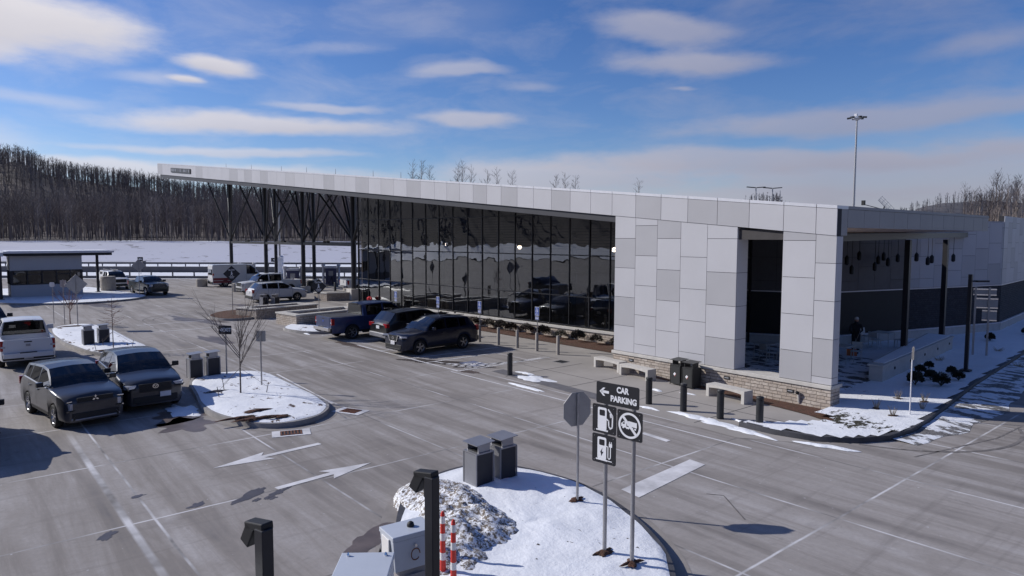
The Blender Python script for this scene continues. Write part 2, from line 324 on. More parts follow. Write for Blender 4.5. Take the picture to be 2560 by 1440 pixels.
glassmat('car_glass', 0.22, refl=1.3)
glassmat('booth_glass', 0.35, bump=0.1, refl=1.2)

# ------------------------------------------------------------------ mesh helpers
class MB:
    def __init__(s): s.v = []; s.f = []; s.m = []; s.mats = []; s.M = None
    def mi(s, mat):
        if mat not in s.mats: s.mats.append(mat)
        return s.mats.index(mat)
    def add(s, vs, fs, mat):
        o = len(s.v); k = s.mi(mat)
        if s.M is not None: vs = [s.M @ Vector(p) for p in vs]
        s.v += [tuple(p) for p in vs]
        for f in fs: s.f.append(tuple(i+o for i in f)); s.m.append(k)
        return s
    def box(s, c, d, mat, rz=0.0, rx=0.0, ry=0.0, taper=1.0):
        x, y, z = d[0]/2, d[1]/2, d[2]/2; P = []
        Rm = Matrix.Rotation(rz, 3, 'Z') @ Matrix.Rotation(ry, 3, 'Y') @ Matrix.Rotation(rx, 3, 'X')
        for k in (-1, 1):
            t = taper if k > 0 else 1.0
            for a, b in ((-1, -1), (1, -1), (1, 1), (-1, 1)): P.append(Vector(c) + Rm @ Vector((a*x*t, b*y*t, k*z)))
        return s.add(P, [(0, 3, 2, 1), (4, 5, 6, 7), (0, 1, 5, 4), (1, 2, 6, 5), (2, 3, 7, 6), (3, 0, 4, 7)], mat)
    def rng(s, x0, x1, y0, y1, z0, z1, mat): return s.box(((x0+x1)/2, (y0+y1)/2, (z0+z1)/2), (abs(x1-x0), abs(y1-y0), abs(z1-z0)), mat)
    def tube(s, a, b, r0, r1, mat, n=8, caps=True):
        a, b = Vector(a), Vector(b); d = (b-a); 
        if d.length < 1e-6: return s
        d.normalize(); u = d.orthogonal().normalized(); w_ = d.cross(u); P = []
        for p, r in ((a, r0), (b, r1)):
            for i in range(n): t = 2*math.pi*i/n; P.append(p+u*(math.cos(t)*r)+w_*(math.sin(t)*r))
        F = [(i, (i+1) % n, n+(i+1) % n, n+i) for i in range(n)]
        if caps: F += [tuple(range(n-1, -1, -1)), tuple(range(n, 2*n))]
        return s.add(P, F, mat)
    def path(s, pts, r, mat, n=8):
        for a, b in zip(pts[:-1], pts[1:]): s.tube(a, b, r, r, mat, n)
        return s
    def lathe(s, c, prof, mat, n=20, axis='Z', cap=True):
        P = []; c = Vector(c)
        for (r, h) in prof:
            for i in range(n):
                t = 2*math.pi*i/n; q = (math.cos(t)*r, math.sin(t)*r, h)
                if axis == 'Y': q = (q[0], q[2], q[1])
                P.append(c+Vector(q))
        F = []
        for k in range(len(prof)-1):
            for i in range(n):
                a, b = k*n+i, k*n+(i+1) % n; f = (a, b, b+n, a+n); F.append(f if axis == 'Z' else f[::-1])
        if cap:
            F.append(tuple(range(n-1, -1, -1)) if axis == 'Z' else tuple(range(n))); e = (len(prof)-1)*n
            F.append(tuple(range(e, e+n)) if axis == 'Z' else tuple(range(e+n-1, e-1, -1)))
        return s.add(P, F, mat)
    def prism(s, poly, z0, z1, mat, f=None):
        n = len(poly); P = [(*p[:2], z0) for p in poly]+[(*p[:2], z1) for p in poly]
        if f: P = [f(*p) for p in P]
        a = sum(poly[i][0]*poly[(i+1) % n][1]-poly[(i+1) % n][0]*poly[i][1] for i in range(n))
        F = [(i, (i+1) % n, n+(i+1) % n, n+i) for i in range(n)]+[tuple(range(n-1, -1, -1)), tuple(range(n, 2*n))]
        if a < 0: F = [t[::-1] for t in F]
        return s.add(P, F, mat)
    def quad(s, a, b, c, d, mat): return s.add([a, b, c, d], [(0, 1, 2, 3)], mat)
    def build(s, name, parent=None, smooth=None, bevel=0.0):
        me = bpy.data.meshes.new(name); me.from_pydata(s.v, [], s.f)
        for k in s.mats: me.materials.append(MAT[k])
        me.polygons.foreach_set('material_index', s.m); me.update()
        if smooth is not None:
            me.polygons.foreach_set('use_smooth', [True]*len(me.polygons)); me.set_sharp_from_angle(angle=R(smooth))
        o = bpy.data.objects.new(name, me); COL.objects.link(o)
        if parent: o.parent = parent
        if bevel:
            b = o.modifiers.new('bevel', 'BEVEL'); b.width = bevel; b.segments = 2; b.limit_method = 'ANGLE'; b.angle_limit = R(40)
        return o
def tag(o, label, cat, group=None):
    o['label'] = label; o['category'] = cat
    if group: o['group'] = group
    return o
def struct(o, kind='structure'): o['kind'] = kind; return o
def thing(name, label, cat, loc=(0, 0, 0), rz=0.0, group=None):
    o = bpy.data.objects.new(name, None); COL.objects.link(o); o.location = loc; o.rotation_euler = (0, 0, rz); o.empty_display_size = .2
    return tag(o, label, cat, group)
def children(o): return [c for c in list(bpy.data.objects) if c.parent == o]
KIDS = {}
def dup(root, loc, rz, label=None, scale=None):
    def cp(o, par):
        c = o.copy(); COL.objects.link(c)
        if par: c.parent = par
        for k in KIDS.setdefault(o.name, children(o)): cp(k, c)
        return c
    r = cp(root, None); r.location = loc; r.rotation_euler = (0, 0, rz)
    if scale: r.scale = scale
    if label: r['label'] = label
    return r
def sheet(name, poly, z, mat, kind='structure', parent=None):
    b = MB(); n = len(poly)
    a = sum(poly[i][0]*poly[(i+1) % n][1]-poly[(i+1) % n][0]*poly[i][1] for i in range(n))
    P = [(p[0], p[1], z) for p in poly]
    if a < 0: P = P[::-1]
    b.add(P, [tuple(range(n))], mat); o = b.build(name, parent)
    return struct(o, kind)
def smoothpoly(pts, it=3):
    for _ in range(it):
        q = []
        for i in range(len(pts)):
            a, b = pts[i], pts[(i+1) % len(pts)]
            q += [(a[0]*.75+b[0]*.25, a[1]*.75+b[1]*.25), (a[0]*.25+b[0]*.75, a[1]*.25+b[1]*.75)]
        pts = q
    return pts
def blob(cx, cy, rx, ry, n=26, rough=0.3, seed=0, rot=0.0):
    out = []
    for i in range(n):
        t = 2*math.pi*i/n
        k = 1+rough*(noise.noise(Vector((math.cos(t)*1.7+seed*3.1, math.sin(t)*1.7, seed)))*1.6+0.5*noise.noise(Vector((math.cos(t)*5+seed, math.sin(t)*5, seed+9))))
        x, y = math.cos(t)*rx*k, math.sin(t)*ry*k
        out.append((cx+x*math.cos(rot)-y*math.sin(rot), cy+x*math.sin(rot)+y*math.cos(rot)))
    return out
def mound(name, poly, z0, h, mat, center=None, rings=14, amp=0.03, fs=1.2, edge=5, kind='structure', lift=0.0, seed=0):
    n = len(poly); cx = center[0] if center else sum(p[0] for p in poly)/n; cy = center[1] if center else sum(p[1] for p in poly)/n
    V = [(cx, cy, z0+h+lift)]; F = []
    for k in range(1, rings+1):
        t = 1-(1-k/rings)**1.4 if rings > 6 else k/rings
        for (px, py) in poly:
            x, y = cx+(px-cx)*t, cy+(py-cy)*t
            z = z0+h*(1-t**edge)+(amp*noise.fractal(Vector((x*fs, y*fs, seed)), 0.7, 2.0, 4) if t < 0.99 else -0.0)
            V.append((x, y, max(z, z0-0.0)))
    for i in range(n): F.append((0, 1+i, 1+(i+1) % n))
    for k in range(rings-1):
        for i in range(n):
            a = 1+k*n+i; b = 1+k*n+(i+1) % n; F.append((a, a+n, b+n, b))
    a = sum(poly[i][0]*poly[(i+1) % n][1]-poly[(i+1) % n][0]*poly[i][1] for i in range(n))
    if a < 0: F = [f[::-1] for f in F]
    b = MB(); b.add(V, F, mat); o = b.build(name, smooth=60); return struct(o, kind)
def kerb(poly, wdt, h, mat, closed=True, z0=0.0, name='kerb'):
    n = len(poly); V = []; F = []
    m = n if closed else n
    for i in range(n):
        p = Vector(poly[i]); a = Vector(poly[i-1]) if (closed or i > 0) else p; c = Vector(poly[(i+1) % n]) if (closed or i < n-1) else p
        t = (c-a).normalized(); nr = Vector((-t.y, t.x))
        q = p+nr*wdt
        V += [(p.x, p.y, z0-.02), (p.x+nr.x*.02, p.y+nr.y*.02, z0+h), (q.x, q.y, z0+h), (q.x, q.y, z0-.02)]
    for i in range(n if closed else n-1):
        j = (i+1) % n
        for k in range(3): F.append((i*4+k, i*4+k+1, j*4+k+1, j*4+k))
    b = MB(); b.add(V, [f[::-1] for f in F], mat); return struct(b.build(name, smooth=50))

# ------------------------------------------------------------------ ground
def Lp(lat, dep): p = L(lat, dep); return (p.x, p.y)
sheet('snow_field', [(-2500, -2500), (2500, -2500), (2500, 2500), (-2500, 2500)], -0.06, 'snow_field')
sheet('pavement', [Lp(-150, -55), Lp(110, -55), Lp(110, 60), Lp(60, 91), Lp(-150, 91)], 0.0, 'lot_concrete')
sheet('walkway', [(-48, 0.05), (-12.6, -0.10), (-12.35, -4.45), (-0.3, -5.0), (0.9, -4.2), (1.35, -3.35), (0.9, -1.2), (0.3, -0.3), (0.3, 0.2), (-9.3, 0.2), (-9.3, 3.1), (-30, 3.0), (-48, 2.7)], 0.006, 'walk')
sheet('tactile_strip', [(-12.2, -4.40), (-5.6, -4.75), (-5.6, -4.1), (-12.2, -3.75)], 0.011, 'tactile')
b = MB()                                                       # narrow saw cuts of the walkway
for x in (-11.0, -8.0, -5.0, -2.0): b.rng(x-.012, x+.012, -4.6, -0.2, 0.0065, 0.0105, 'kerb_wet')
b.rng(-12.4, 0.6, -2.4, -2.376, 0.0065, 0.0105, 'kerb_wet')
struct(b.build('walkway_joints'))
# mulch beds
sheet('planting_bed', [(-32, 2.75), (-9.35, 2.95), (-9.35, 5.1), (-32, 3.9)], 0.03, 'mulch')
sheet('planting_bed', [(-8.0, 0.02), (-6.5, -0.25), (-4, -0.55), (-1.6, -0.85), (-0.2, -1.1), (0.8, -1.5), (1.3, -1.0), (0.6, 0.05)], 0.03, 'mulch')
# painted markings
def mark(name, poly, label, group=None, mat='paint_line', z=0.008):
    o = sheet(name, poly, z, mat); return o
def arrow(tail, head, name='lane_arrow'):
    a, h = Vector(tail), Vector(head); d = (h-a); ln = d.length; d.normalize(); n = Vector((-d.y, d.x))
    P = [(0, -.09), (ln*.56, -.09), (ln*.50, -.34), (ln, 0), (ln*.50, .34), (ln*.56, .09), (0, .09)]
    return mark(name, [tuple(a+d*x+n*y)[:2] for x, y in P], '')
arrow((-4.72, -16.43), (-4.95, -13.95)); arrow((-7.26, -14.25), (-7.02, -17.1))
mark('stop_line', [(0.24, -10.55), (0.80, -10.62), (0.46, -7.66), (-0.02, -7.62)], '')
mark('stop_line', [(-2.3, -6.78), (-1.33, -6.86), (-1.33, -6.66), (-2.3, -6.60)], '')
def bar(x0, y0, x1, y1, wd=0.10, nm='parking_line'):
    a, c = Vector((x0, y0)), Vector((x1, y1)); d = (c-a).normalized(); n = Vector((-d.y, d.x))*wd/2
    return mark(nm, [tuple(a-n), tuple(c-n), tuple(c+n), tuple(a+n)], '')
for x in (-13.1, -15.6, -16.9, -19.7, -23.4, -26.5): bar(x, -5.4, x, -0.2)
for i in range(6): bar(-15.55+i*0.42, -5.0+i*.02, -13.2, -4.2+i*0.75-.2, 0.09)
bar(-13.1, -5.45, -22, -5.45)
bar(0.5, -5.6, -13.2, -5.75, 0.07)
for y in (-12.9,): bar(-17.3, -11.55, -11.2, -12.0, 0.08)
for x in (-34, -38): bar(x, -12.5, x, -8.5, 0.12)
simple('faded_blue', (.13, .15, .24), .8, var=.4, scale=6)
# accessible parking symbol on the stall floor
def wheelchair(bb, f, mat):
    ring = []
    n = 22
    def arc(cx, cy, r0, r1, a0, a1):
        for i in range(n):
            t0 = R(a0+(a1-a0)*i/n); t1 = R(a0+(a1-a0)*(i+1)/n)
            bb.add([f(cx+r0*math.cos(t0), cy+r0*math.sin(t0)), f(cx+r1*math.cos(t0), cy+r1*math.sin(t0)), f(cx+r1*math.cos(t1), cy+r1*math.sin(t1)), f(cx+r0*math.cos(t1), cy+r0*math.sin(t1))], [(0, 1, 2, 3)], mat)
    arc(-.05, -.22, .17, .24, 110, 380); arc(-.02, .36, 0.0, .075, 0, 360)
    for q in ([(-.06, .26), (.02, .26), (.04, -.10), (-.04, -.10)], [(-.04, -.02), (-.04, -.10), (.20, -.10), (.20, -.02)], [(.13, -.10), (.20, -.06), (.32, -.40), (.25, -.42)], [(-.02, .14), (-.02, .07), (.18, .07), (.18, .14)]):
        bb.add([f(*p) for p in q], [(0, 1, 2, 3)], mat)
b = MB(); b.add([(-14.6, -4.35, .0075), (-13.5, -4.35, .0075), (-13.5, -3.5, .0075), (-14.6, -3.5, .0075)], [(0, 1, 2, 3)], 'faded_blue')
wheelchair(b, lambda x, y: (-14.05+x*.95, -3.92+y*.95, .0112), 'paint_line'); struct(b.build('accessible_parking_symbol'))
# wet patches, melt water and stains
WET = [(-12.9, -15.6, 1.1, 1.7, 'wet_brown', .25), (-11.6, -16.5, .8, .9, 'wet_brown', .4), (-15.4, -4.9, 1.6, .45, 'wet', .5), (-13.5, -4.3, .9, .35, 'wet', .7), (-12.7, -5.2, .5, .2, 'wet_brown', .3),
       (-4.7, -17.0, .16, .42, 'wet', .5), (-4.45, -16.55, .10, .36, 'wet', .5), (-4.35, -17.0, .07, .1, 'wet', .5), (-4.25, -16.7, .07, .1, 'wet', .3), (-4.85, -18.1, .10, .18, 'wet', .5), (-6.2, -18.9, .08, .14, 'wet', .2),
       (-4.35, -19.8, .12, .2, 'wet', .9), (-1.0, -16.2, .25, .8, 'wet_brown', .6), (-9.6, -13.8, .5, .35, 'wet_brown', .3), (-33, -2.2, 1.5, .5, 'wet_brown', .2), (-22.4, -5.7, 1.4, .25, 'wet_brown', 0), (-46, -3, 2.6, .5, 'wet_brown', .1),
       (-38.5, -8.8, 3.5, .7, 'wet_brown', .2), (-28.6, -10.6, 2.0, .4, 'wet_brown', .1), (-55, -12, 4, .8, 'wet_brown', .2), (-2.3, -17.6, .1, .2, 'wet', .3)]
for i, (x, y, rx, ry, mt, ro) in enumerate(WET): sheet('puddle', blob(x, y, rx, ry, 30, .5, i+3, ro), 0.0045, mt)
# skid marks
def skid(pts, wd, mat='wet'):
    b = MB()
    for (a, c) in zip(pts[:-1], pts[1:]):
        a, c = Vector(a), Vector(c); d = (c-a).normalized(); n = Vector((-d.y, d.x))*wd/2
        b.add([(*(a-n), .005), (*(c-n), .005), (*(c+n), .005), (*(a+n), .005)], [(0, 1, 2, 3)], mat)
    return struct(b.build('tyre_mark'))
sk = lambda c, r0, a0, a1, n=14: [(c[0]+r0*math.cos(R(a0+(a1-a0)*i/n)), c[1]+r0*math.sin(R(a0+(a1-a0)*i/n))) for i in range(n+1)]
simple('tyre_black', (0.165, 0.150, 0.142), 0.8, var=0.5, scale=3)
skid(sk((1.2, 0.6), 3.7, -75, 25), 0.10, 'tyre_black'); skid([(3.55, -3.0), (4.4, 0.6), (4.5, 2.6)], .05, 'tyre_black')
skid([(2.9, -9.9), (1.9, -9.1), (1.6, -9.3)], .03, 'tyre_black')
skid(sk((-40, -8.5), 2.6, 100, 300), .10, 'tyre_black'); skid(sk((-40, -8.3), 3.4, 110, 280), .10, 'tyre_black')

# islands -------------------------------------------------------------
def island(poly, mat, km, h=0.15, wdt=0.16, center=None, smoothn=2, snow_h=0.06, amp=0.04, seed=0, gutter=True):
    P = smoothpoly(poly, smoothn)
    n = len(P); a = sum(P[i][0]*P[(i+1) % n][1]-P[(i+1) % n][0]*P[i][1] for i in range(n))
    if a < 0: P = P[::-1]
    kerb(P, wdt, h, km)
    if gutter:
        Pg = [(Vector(p)+(Vector(p)-Vector((sum(q[0] for q in P)/n, sum(q[1] for q in P)/n))).normalized()*0.32) for p in P]
        sheet('gutter', [tuple(p) for p in Pg], 0.0042, 'gutter_concrete')
    inner = []
    for i in range(n):
        t = (Vector(P[(i+1) % n])-Vector(P[i-1])).normalized(); nr = Vector((-t.y, t.x)); q = Vector(P[i])+nr*(wdt*(0.72+0.5*noise.noise(Vector((i*.35, seed, 2)))))
        inner.append((q.x, q.y))
    return mound('snow_bed' if 'snow' in mat else 'planting_bed', inner, h+0.006, snow_h, mat, center, 14, amp, 1.3, 6, seed=seed)
simple('gutter_concrete', (0.255, 0.232, 0.215), 0.85, var=0.18, scale=1.5, bump=.15)
NEAR = [(-2.85, -11.85), (-1.6, -11.35), (-0.4, -11.15), (1.0, -11.42), (2.2, -11.95), (3.2, -12.6), (3.95, -13.5), (4.2, -14.8), (3.9, -16.2), (2.6, -16.9), (0.8, -16.6), (-0.4, -16.0), (-1.9, -15.0), (-2.75, -14.2), (-3.05, -12.9)]
snowmat('snow_thin2', 0.655, soil=(0.06, 0.04, 0.03), sc=3.0)
island(NEAR, 'snow_thin2', 'kerb_wet', amp=0.05, seed=1, snow_h=.07, center=(0.6, -13.8))
MID = [(-18.5, -14.0), (-18.3, -12.5), (-17.3, -11.9), (-14.4, -12.0), (-11.4, -12.15), (-10.2, -12.5), (-9.35, -13.4), (-9.3, -14.5), (-10.0, -15.2), (-11.4, -15.6), (-12.9, -15.75), (-15.2, -15.3), (-17.4, -15.0)]
island(MID, 'snow_thin', 'kerb_dry', seed=2, amp=.035)
island([(-39.5, -16.9), (-40.3, -14.7), (-36, -14.2), (-31.8, -14.2), (-27.4, -14.0), (-26.0, -14.6), (-25.6, -15.4), (-26.8, -16.6), (-31, -17.2), (-36, -17.3)], 'snow_thin', 'kerb_dry', seed=3)
snowmat('snow_booth', 0.64, soil=(0.12, 0.07, 0.05), sc=0.8)
island([(-58.6, -17.6), (-56.0, -14.0), (-56.2, -11.0), (-57.8, -8.3), (-60.4, -7.0), (-63.5, -7.4), (-76, -8.9), (-80, -12), (-78, -20), (-66, -22)], 'snow_booth', 'kerb_dry', seed=4, amp=.02)
island([(-40.8, -7.3), (-42.6, -5.6), (-42.2, -4.4), (-38, -4.6), (-36.4, -6.0), (-36.8, -7.6), (-39, -8.0)], 'mulch', 'kerb_dry', seed=5, snow_h=.03, gutter=False)
island([(-30.0, -6.6), (-32.2, -4.6), (-28.0, -3.6), (-26.9, -4.5), (-27.2, -5.7)], 'snow_thin', 'kerb_dry', seed=6, snow_h=.03, gutter=False)
for (x, y, rx, ry, z, mt) in ((-10.15, -14.95, .55, .16, .235, 'mulch'), (-11.05, -14.6, .36, .14, .245, 'mulch'), (-9.9, -14.35, .34, .10, .24, 'mulch'), (-10.6, -15.25, .5, .09, .215, 'mulch'), (-14.6, -14.75, .30, .12, .25, 'wet'), (-27.0, -15.9, .5, .16, .235, 'mulch'), (-38.3, -16.0, .6, .2, .235, 'mulch'), (.43, -12.17, .16, .10, .26, 'mulch'), (2.37, -13.46, .2, .10, .25, 'mulch'), (2.92, -13.39, .18, .10, .245, 'mulch')):
    mound('bare_ground', blob(x, y, rx, ry, 26, .7, int(abs(x*7)), R(85)), z-.03, .05, mt, None, 6, .01, 6, 3)
# snow covered bed beside the building, with its long kerb
RB = [(-0.9, -3.95), (0.2, -3.95), (1.25, -3.68), (2.1, -2.95), (2.58, -2.0), (2.72, -0.8), (2.6, 0.9), (2.3, 3.6), (1.8, 8.1), (1.45, 12.5), (1.0, 18), (0.4, 28), (-0.5, 42)]
kerb(RB[::-1][::-1], 0.17, 0.15, 'kerb_wet', closed=False)
inner = [(x-0.14*(1 if i > 3 else .3), y+(0.14 if i < 4 else 0)) for i, (x, y) in enumerate(RB)]
bedpoly = inner+[(-8.5, 42), (-3.2, 35.2), (-2.45, 26.4), (-6.2, 12.1), (-9.1, 10.6), (-9.1, 0.6), (-0.05, 0.6), (-0.02, -0.9), (0.9, -1.5), (-0.4, -3.3)]
def bed_mesh():
    V = []; F = []; n = 46; idx = {}
    xs = np.linspace(-10, 3, 66); ys = np.linspace(-4.2, 42, 150)
    def inside(x, y):
        c = False; j = len(bedpoly)-1
        for i in range(len(bedpoly)):
            xi, yi = bedpoly[i]; xj, yj = bedpoly[j]
            if ((yi > y) != (yj > y)) and (x < (xj-xi)*(y-yi)/(yj-yi)+xi): c = not c
            j = i
        return c
    for i, x in enumerate(xs):
        for j, y in enumerate(ys):
            idx[i, j] = len(V); V.append((x, y, 0.155+0.03*noise.fractal(Vector((x*.9, y*.9, 1)), .7, 2, 4)+0.03*max(0, min(1, (y-20)/10))))
    for i in range(len(xs)-1):
        for j in range(len(ys)-1):
            if inside((xs[i]+xs[i+1])/2, (ys[j]+ys[j+1])/2): F.append((idx[i, j], idx[i+1, j], idx[i+1, j+1], idx[i, j+1]))
    # pull rim vertices onto the boundary
    b = MB(); b.add(V, F, 'snow_bed_mat'); return struct(b.build('snow_bed', smooth=60))
def snow_bed_mat():
    m = snowmat('snow_bed_mat', None); nt = m.node_tree
    b = [n for n in nt.nodes if n.type == 'BSDF_PRINCIPLED'][0]
    src = b.inputs['Base Color'].links[0].from_socket
    g = N(nt, 'ShaderNodeNewGeometry').outputs['Position']; s = N(nt, 'ShaderNodeSeparateXYZ', ins={0: g})
    k = NOI(nt, VM(nt, 'MULTIPLY', g, (1.6, 0.9, 1)), 2.3, 7, 0.72, .3)
    near = MA(nt, 'SUBTRACT', 1.0, RMP(nt, VM(nt, 'LENGTH', VM(nt, 'MULTIPLY', VM(nt, 'SUBTRACT', g, (1.2, -1.3, 0.15)), (0.9, 1.0, 0))), 0.4, 1.9))
    near2 = MA(nt, 'SUBTRACT', 1.0, RMP(nt, VM(nt, 'LENGTH', VM(nt, 'MULTIPLY', VM(nt, 'SUBTRACT', g, (-2.6, 3.2, 0.15)), (0.55, 0.8, 0))), 0.5, 2.0))
    thr = MA(nt, 'SUBTRACT', 0.70, MA(nt, 'ADD', MA(nt, 'MULTIPLY', near, 0.22), MA(nt, 'MULTIPLY', near2, 0.17)))
    msk = RMP(nt, MA(nt, 'SUBTRACT', k, thr), 0.0, 0.02)
    nt.links.new(MIX(nt, msk, src, (0.045, 0.042, 0.028)), b.inputs['Base Color'])
snow_bed_mat(); bed_mesh()
# snow shoved against the kerb on the road side
def strip(pts_a, pts_b, z0, h, mat, name='snow_bank', seed=0, cols=6):
    V = []; F = []; n = len(pts_a)
    for i in range(n):
        for k in range(cols+1):
            t = k/cols; x = pts_a[i][0]*(1-t)+pts_b[i][0]*t; y = pts_a[i][1]*(1-t)+pts_b[i][1]*t
            x += .05*noise.noise(Vector((x*3, y*3, seed))) if 0 < k else 0
            V.append((x, y, z0+h*math.sin(math.pi*min(1, t*.5+.5))*(0.6+.5*noise.noise(Vector((x*1.5, y*1.5, seed+2))))))
    for i in range(n-1):
        for k in range(cols): a = i*(cols+1)+k; F.append((a, a+1, a+cols+2, a+cols+1))
    b = MB(); b.add(V, [f[::-1] for f in F], mat); return struct(b.build(name, smooth=60))
ys = np.linspace(-1.9, 34, 70)
def kx(y): return float(np.interp(y, [p[1] for p in RB[3:]], [p[0] for p in RB[3:]]))
strip([(kx(y)+.01, y) for y in ys], [(kx(y)+.55+.9*min(1, (y+2)/6)+.25*noise.noise(Vector((y*.8, 0, 0))), y) for y in ys], 0.006, 0.07, 'snow_shoulder')
for i, (x, y, rx, ry, ro) in enumerate(((1.55, -3.95, .75, .16, .25), (-9.9, -4.0, .9, .42, .1), (-10.9, -3.6, .45, .12, .1), (-2.6, -4.05, .62, .2, .0), (-1.5, -4.15, .75, .24, -.1), (-0.35, -4.25, .7, .2, -.1), (-1.0, -3.5, .5, .07, -.3), (-4.0, -4.3, .35, .08, 0),
                                     (-0.2, -3.6, .5, .25, 0), (-12.6, -16.05, .1, .05, 0), (-13.35, -16.15, .9, .45, .1), (-9.0, -5.35, .9, .12, 0), (3.9, -13.2, .25, .7, -.5), (-27.6, -5.8, .5, .10, 0), (-5.5, -1.95, .25, .1, 0), (-4.4, -1.55, .3, .05, .2))):
    mound('snow_patch', blob(x, y, rx, ry, 30, .45, i+40, ro), 0.011, 0.045, 'snow', None, 8, .015, 3, 3, seed=i)
# ploughed snow pile
def pile():
    V = []; F = []; nx, ny = 80, 64; idx = {}
    for i in range(nx+1):
        for j in range(ny+1):
            u, v = i/nx, j/ny; x = -3.0+u*4.7; y = -17.0+v*4.2
            # ridge running from the bins down to the lower right
            d1 = max(0, 1-((x+1.55)/1.25)**2-((y+14.15)/0.85)**2); d2 = max(0, 1-((x+0.15)/1.25)**2-((y+14.55)/1.0)**2); d3 = max(0, 1-((x-.5)/1.1)**2-((y+15.6)/.9)**2)
            hgt = 0.26*d1**.6+0.34*d2**.8+0.26*d3**.8
            q = Vector((x, y, 0))
            z = 0.10+min(hgt, .40)
            if hgt > 0: z += 0.11*noise.fractal(q*3.2, .8, 2, 5)*min(1, hgt*4)+0.05*abs(noise.noise(q*11))*min(1, hgt*3)
            else: z = 0.02
            idx[i, j] = len(V); V.append((x, y, z if hgt > 0 else -0.05))
    for i in range(nx):
        for j in range(ny):
            q = (idx[i, j], idx[i+1, j], idx[i+1, j+1], idx[i, j+1])
            if max(V[k][2] for k in q) > 0: F.append(q)
    b = MB(); b.add(V, F, 'snow_dirty')
    return struct(b.build('snow_pile', smooth=45), 'stuff')
pile()
# storm drains
def drain(x, y, rz, label):
    t = thing('storm_drain', label, 'drain', (x, y, 0), rz)
    b = MB(); b.box((0, 0, .008), (1.05, .62, .006), 'paint_line'); b.build('apron', t)
    b = MB(); b.box((0, 0, .012), (.6, .42, .006), 'trim_black')
    for i in range(7): b.box((-.27+i*.09, 0, .020), (.035, .40, .012), 'rust')
    for yy in (-.19, .19): b.box((0, yy, .021), (.6, .03, .012), 'rust')
    b.build('grate', t)
drain(-8.72, -14.45, R(70), 'rusty storm drain grate against the kerb of the tree island'); drain(-9.9, -12.0, R(25), 'storm drain hidden by slush at the pointed end of the tree island')
b = MB(); b.box((0, 0, .014), (.55, .55, .01), 'bin_frame'); b.box((0, 0, .020), (.45, .45, .006), 'trim_black'); o = b.build('manhole_cover'); o.location = (-11.9, -.6, 0); o.rotation_euler = (0, 0, .1)
tag(o, 'square metal access cover in the walkway by the last stone bollard', 'manhole cover')

# ------------------------------------------------------------------ far ground, road, rails, snow bank
def lband(name, d0, d1, l0, l1, z0, z1, mat, n=40, amp=0.0, kind='structure'):
    V = []; F = []; m = 8
    for i in range(n+1):
        for k in range(m+1):
            lat = l0+(l1-l0)*i/n; t = k/m; p = L(lat, d0+(d1-d0)*t, z0+(z1-z0)*t+amp*noise.noise(Vector((lat*.05, t*2, 3))))
            V.append(tuple(p))
    for i in range(n):
        for k in range(m): a = i*(m+1)+k; F.append((a, a+m+1, a+m+2, a+1))
    b = MB(); b.add(V, F, mat); return struct(b.build(name, smooth=60), kind)
lband('road', 108, 124, -190, 60, 0.03, 0.03, 'asphalt')
lband('snow_verge', 91, 107, -190, 60, 0.0, 0.06, 'snow_far'); lband('snow_verge', 124, 150, -190, 80, 0.05, 0.1, 'snow_far')
lband('snow_embankment', 150, 196, -230, 100, 0.1, 4.35, 'snow_slope', 60, .3)
lband('forest_ground', 196, 300, -300, 160, 4.35, 6, 'forest_floor', 60, .4)
def rail(name, dep, l0, l1, z0, z1, th, sp, ph, label, mat, solid=False):
    t = thing(name, label, 'guardrail' if not solid else 'barrier', tuple(L((l0+l1)/2, dep, 0)))
    b = MB(); o0 = L((l0+l1)/2, dep, 0); rz = math.atan2(RH.y, RH.x)
    t.rotation_euler = (0, 0, rz); ln = l1-l0
    b.box((0, 0, (z0+z1)/2), (ln, th, z1-z0), mat, taper=1); b.build('wall' if solid else 'rail_beam', t)
    if sp:
        n = int(ln/sp); proto = None
        for i in range(min(n, 99)):
            if proto is None:
                b = MB(); b.box((0, 0, ph/2), (.14, .14, ph), mat); proto = b.build('post', t); q = proto
            else: q = proto.copy(); COL.objects.link(q); q.parent = t
            q.location = (-ln/2+sp*(i+.5), .12, 0)
    return t
rail('guardrail', 128, -112, -12, 0.50, 0.86, .10, 2.6, .8, 'long dark guardrail on posts below the snow embankment', 'barrier')
rail('concrete_barrier', 107, -125, -10, 0.0, 0.95, .5, 0, 0, 'long dark concrete barrier wall between the lot and the highway', 'barrier', True)
rail('low_rail', 92, -85, -8, 0.0, 0.34, .15, 2.9, .85, 'low dark rail with short posts at the far edge of the lot', 'barrier')
b = MB(); b.box((0, 0, .5), (.7, .5, 1.0), 'barrier'); b.box((0, 0, 1.05), (.8, .6, .1), 'barrier'); o = b.build('utility_cabinet'); o.location = L(-68.5, 127, 0); tag(o, 'small grey utility cabinet on the far guardrail, left of the diamond sign back', 'cabinet')

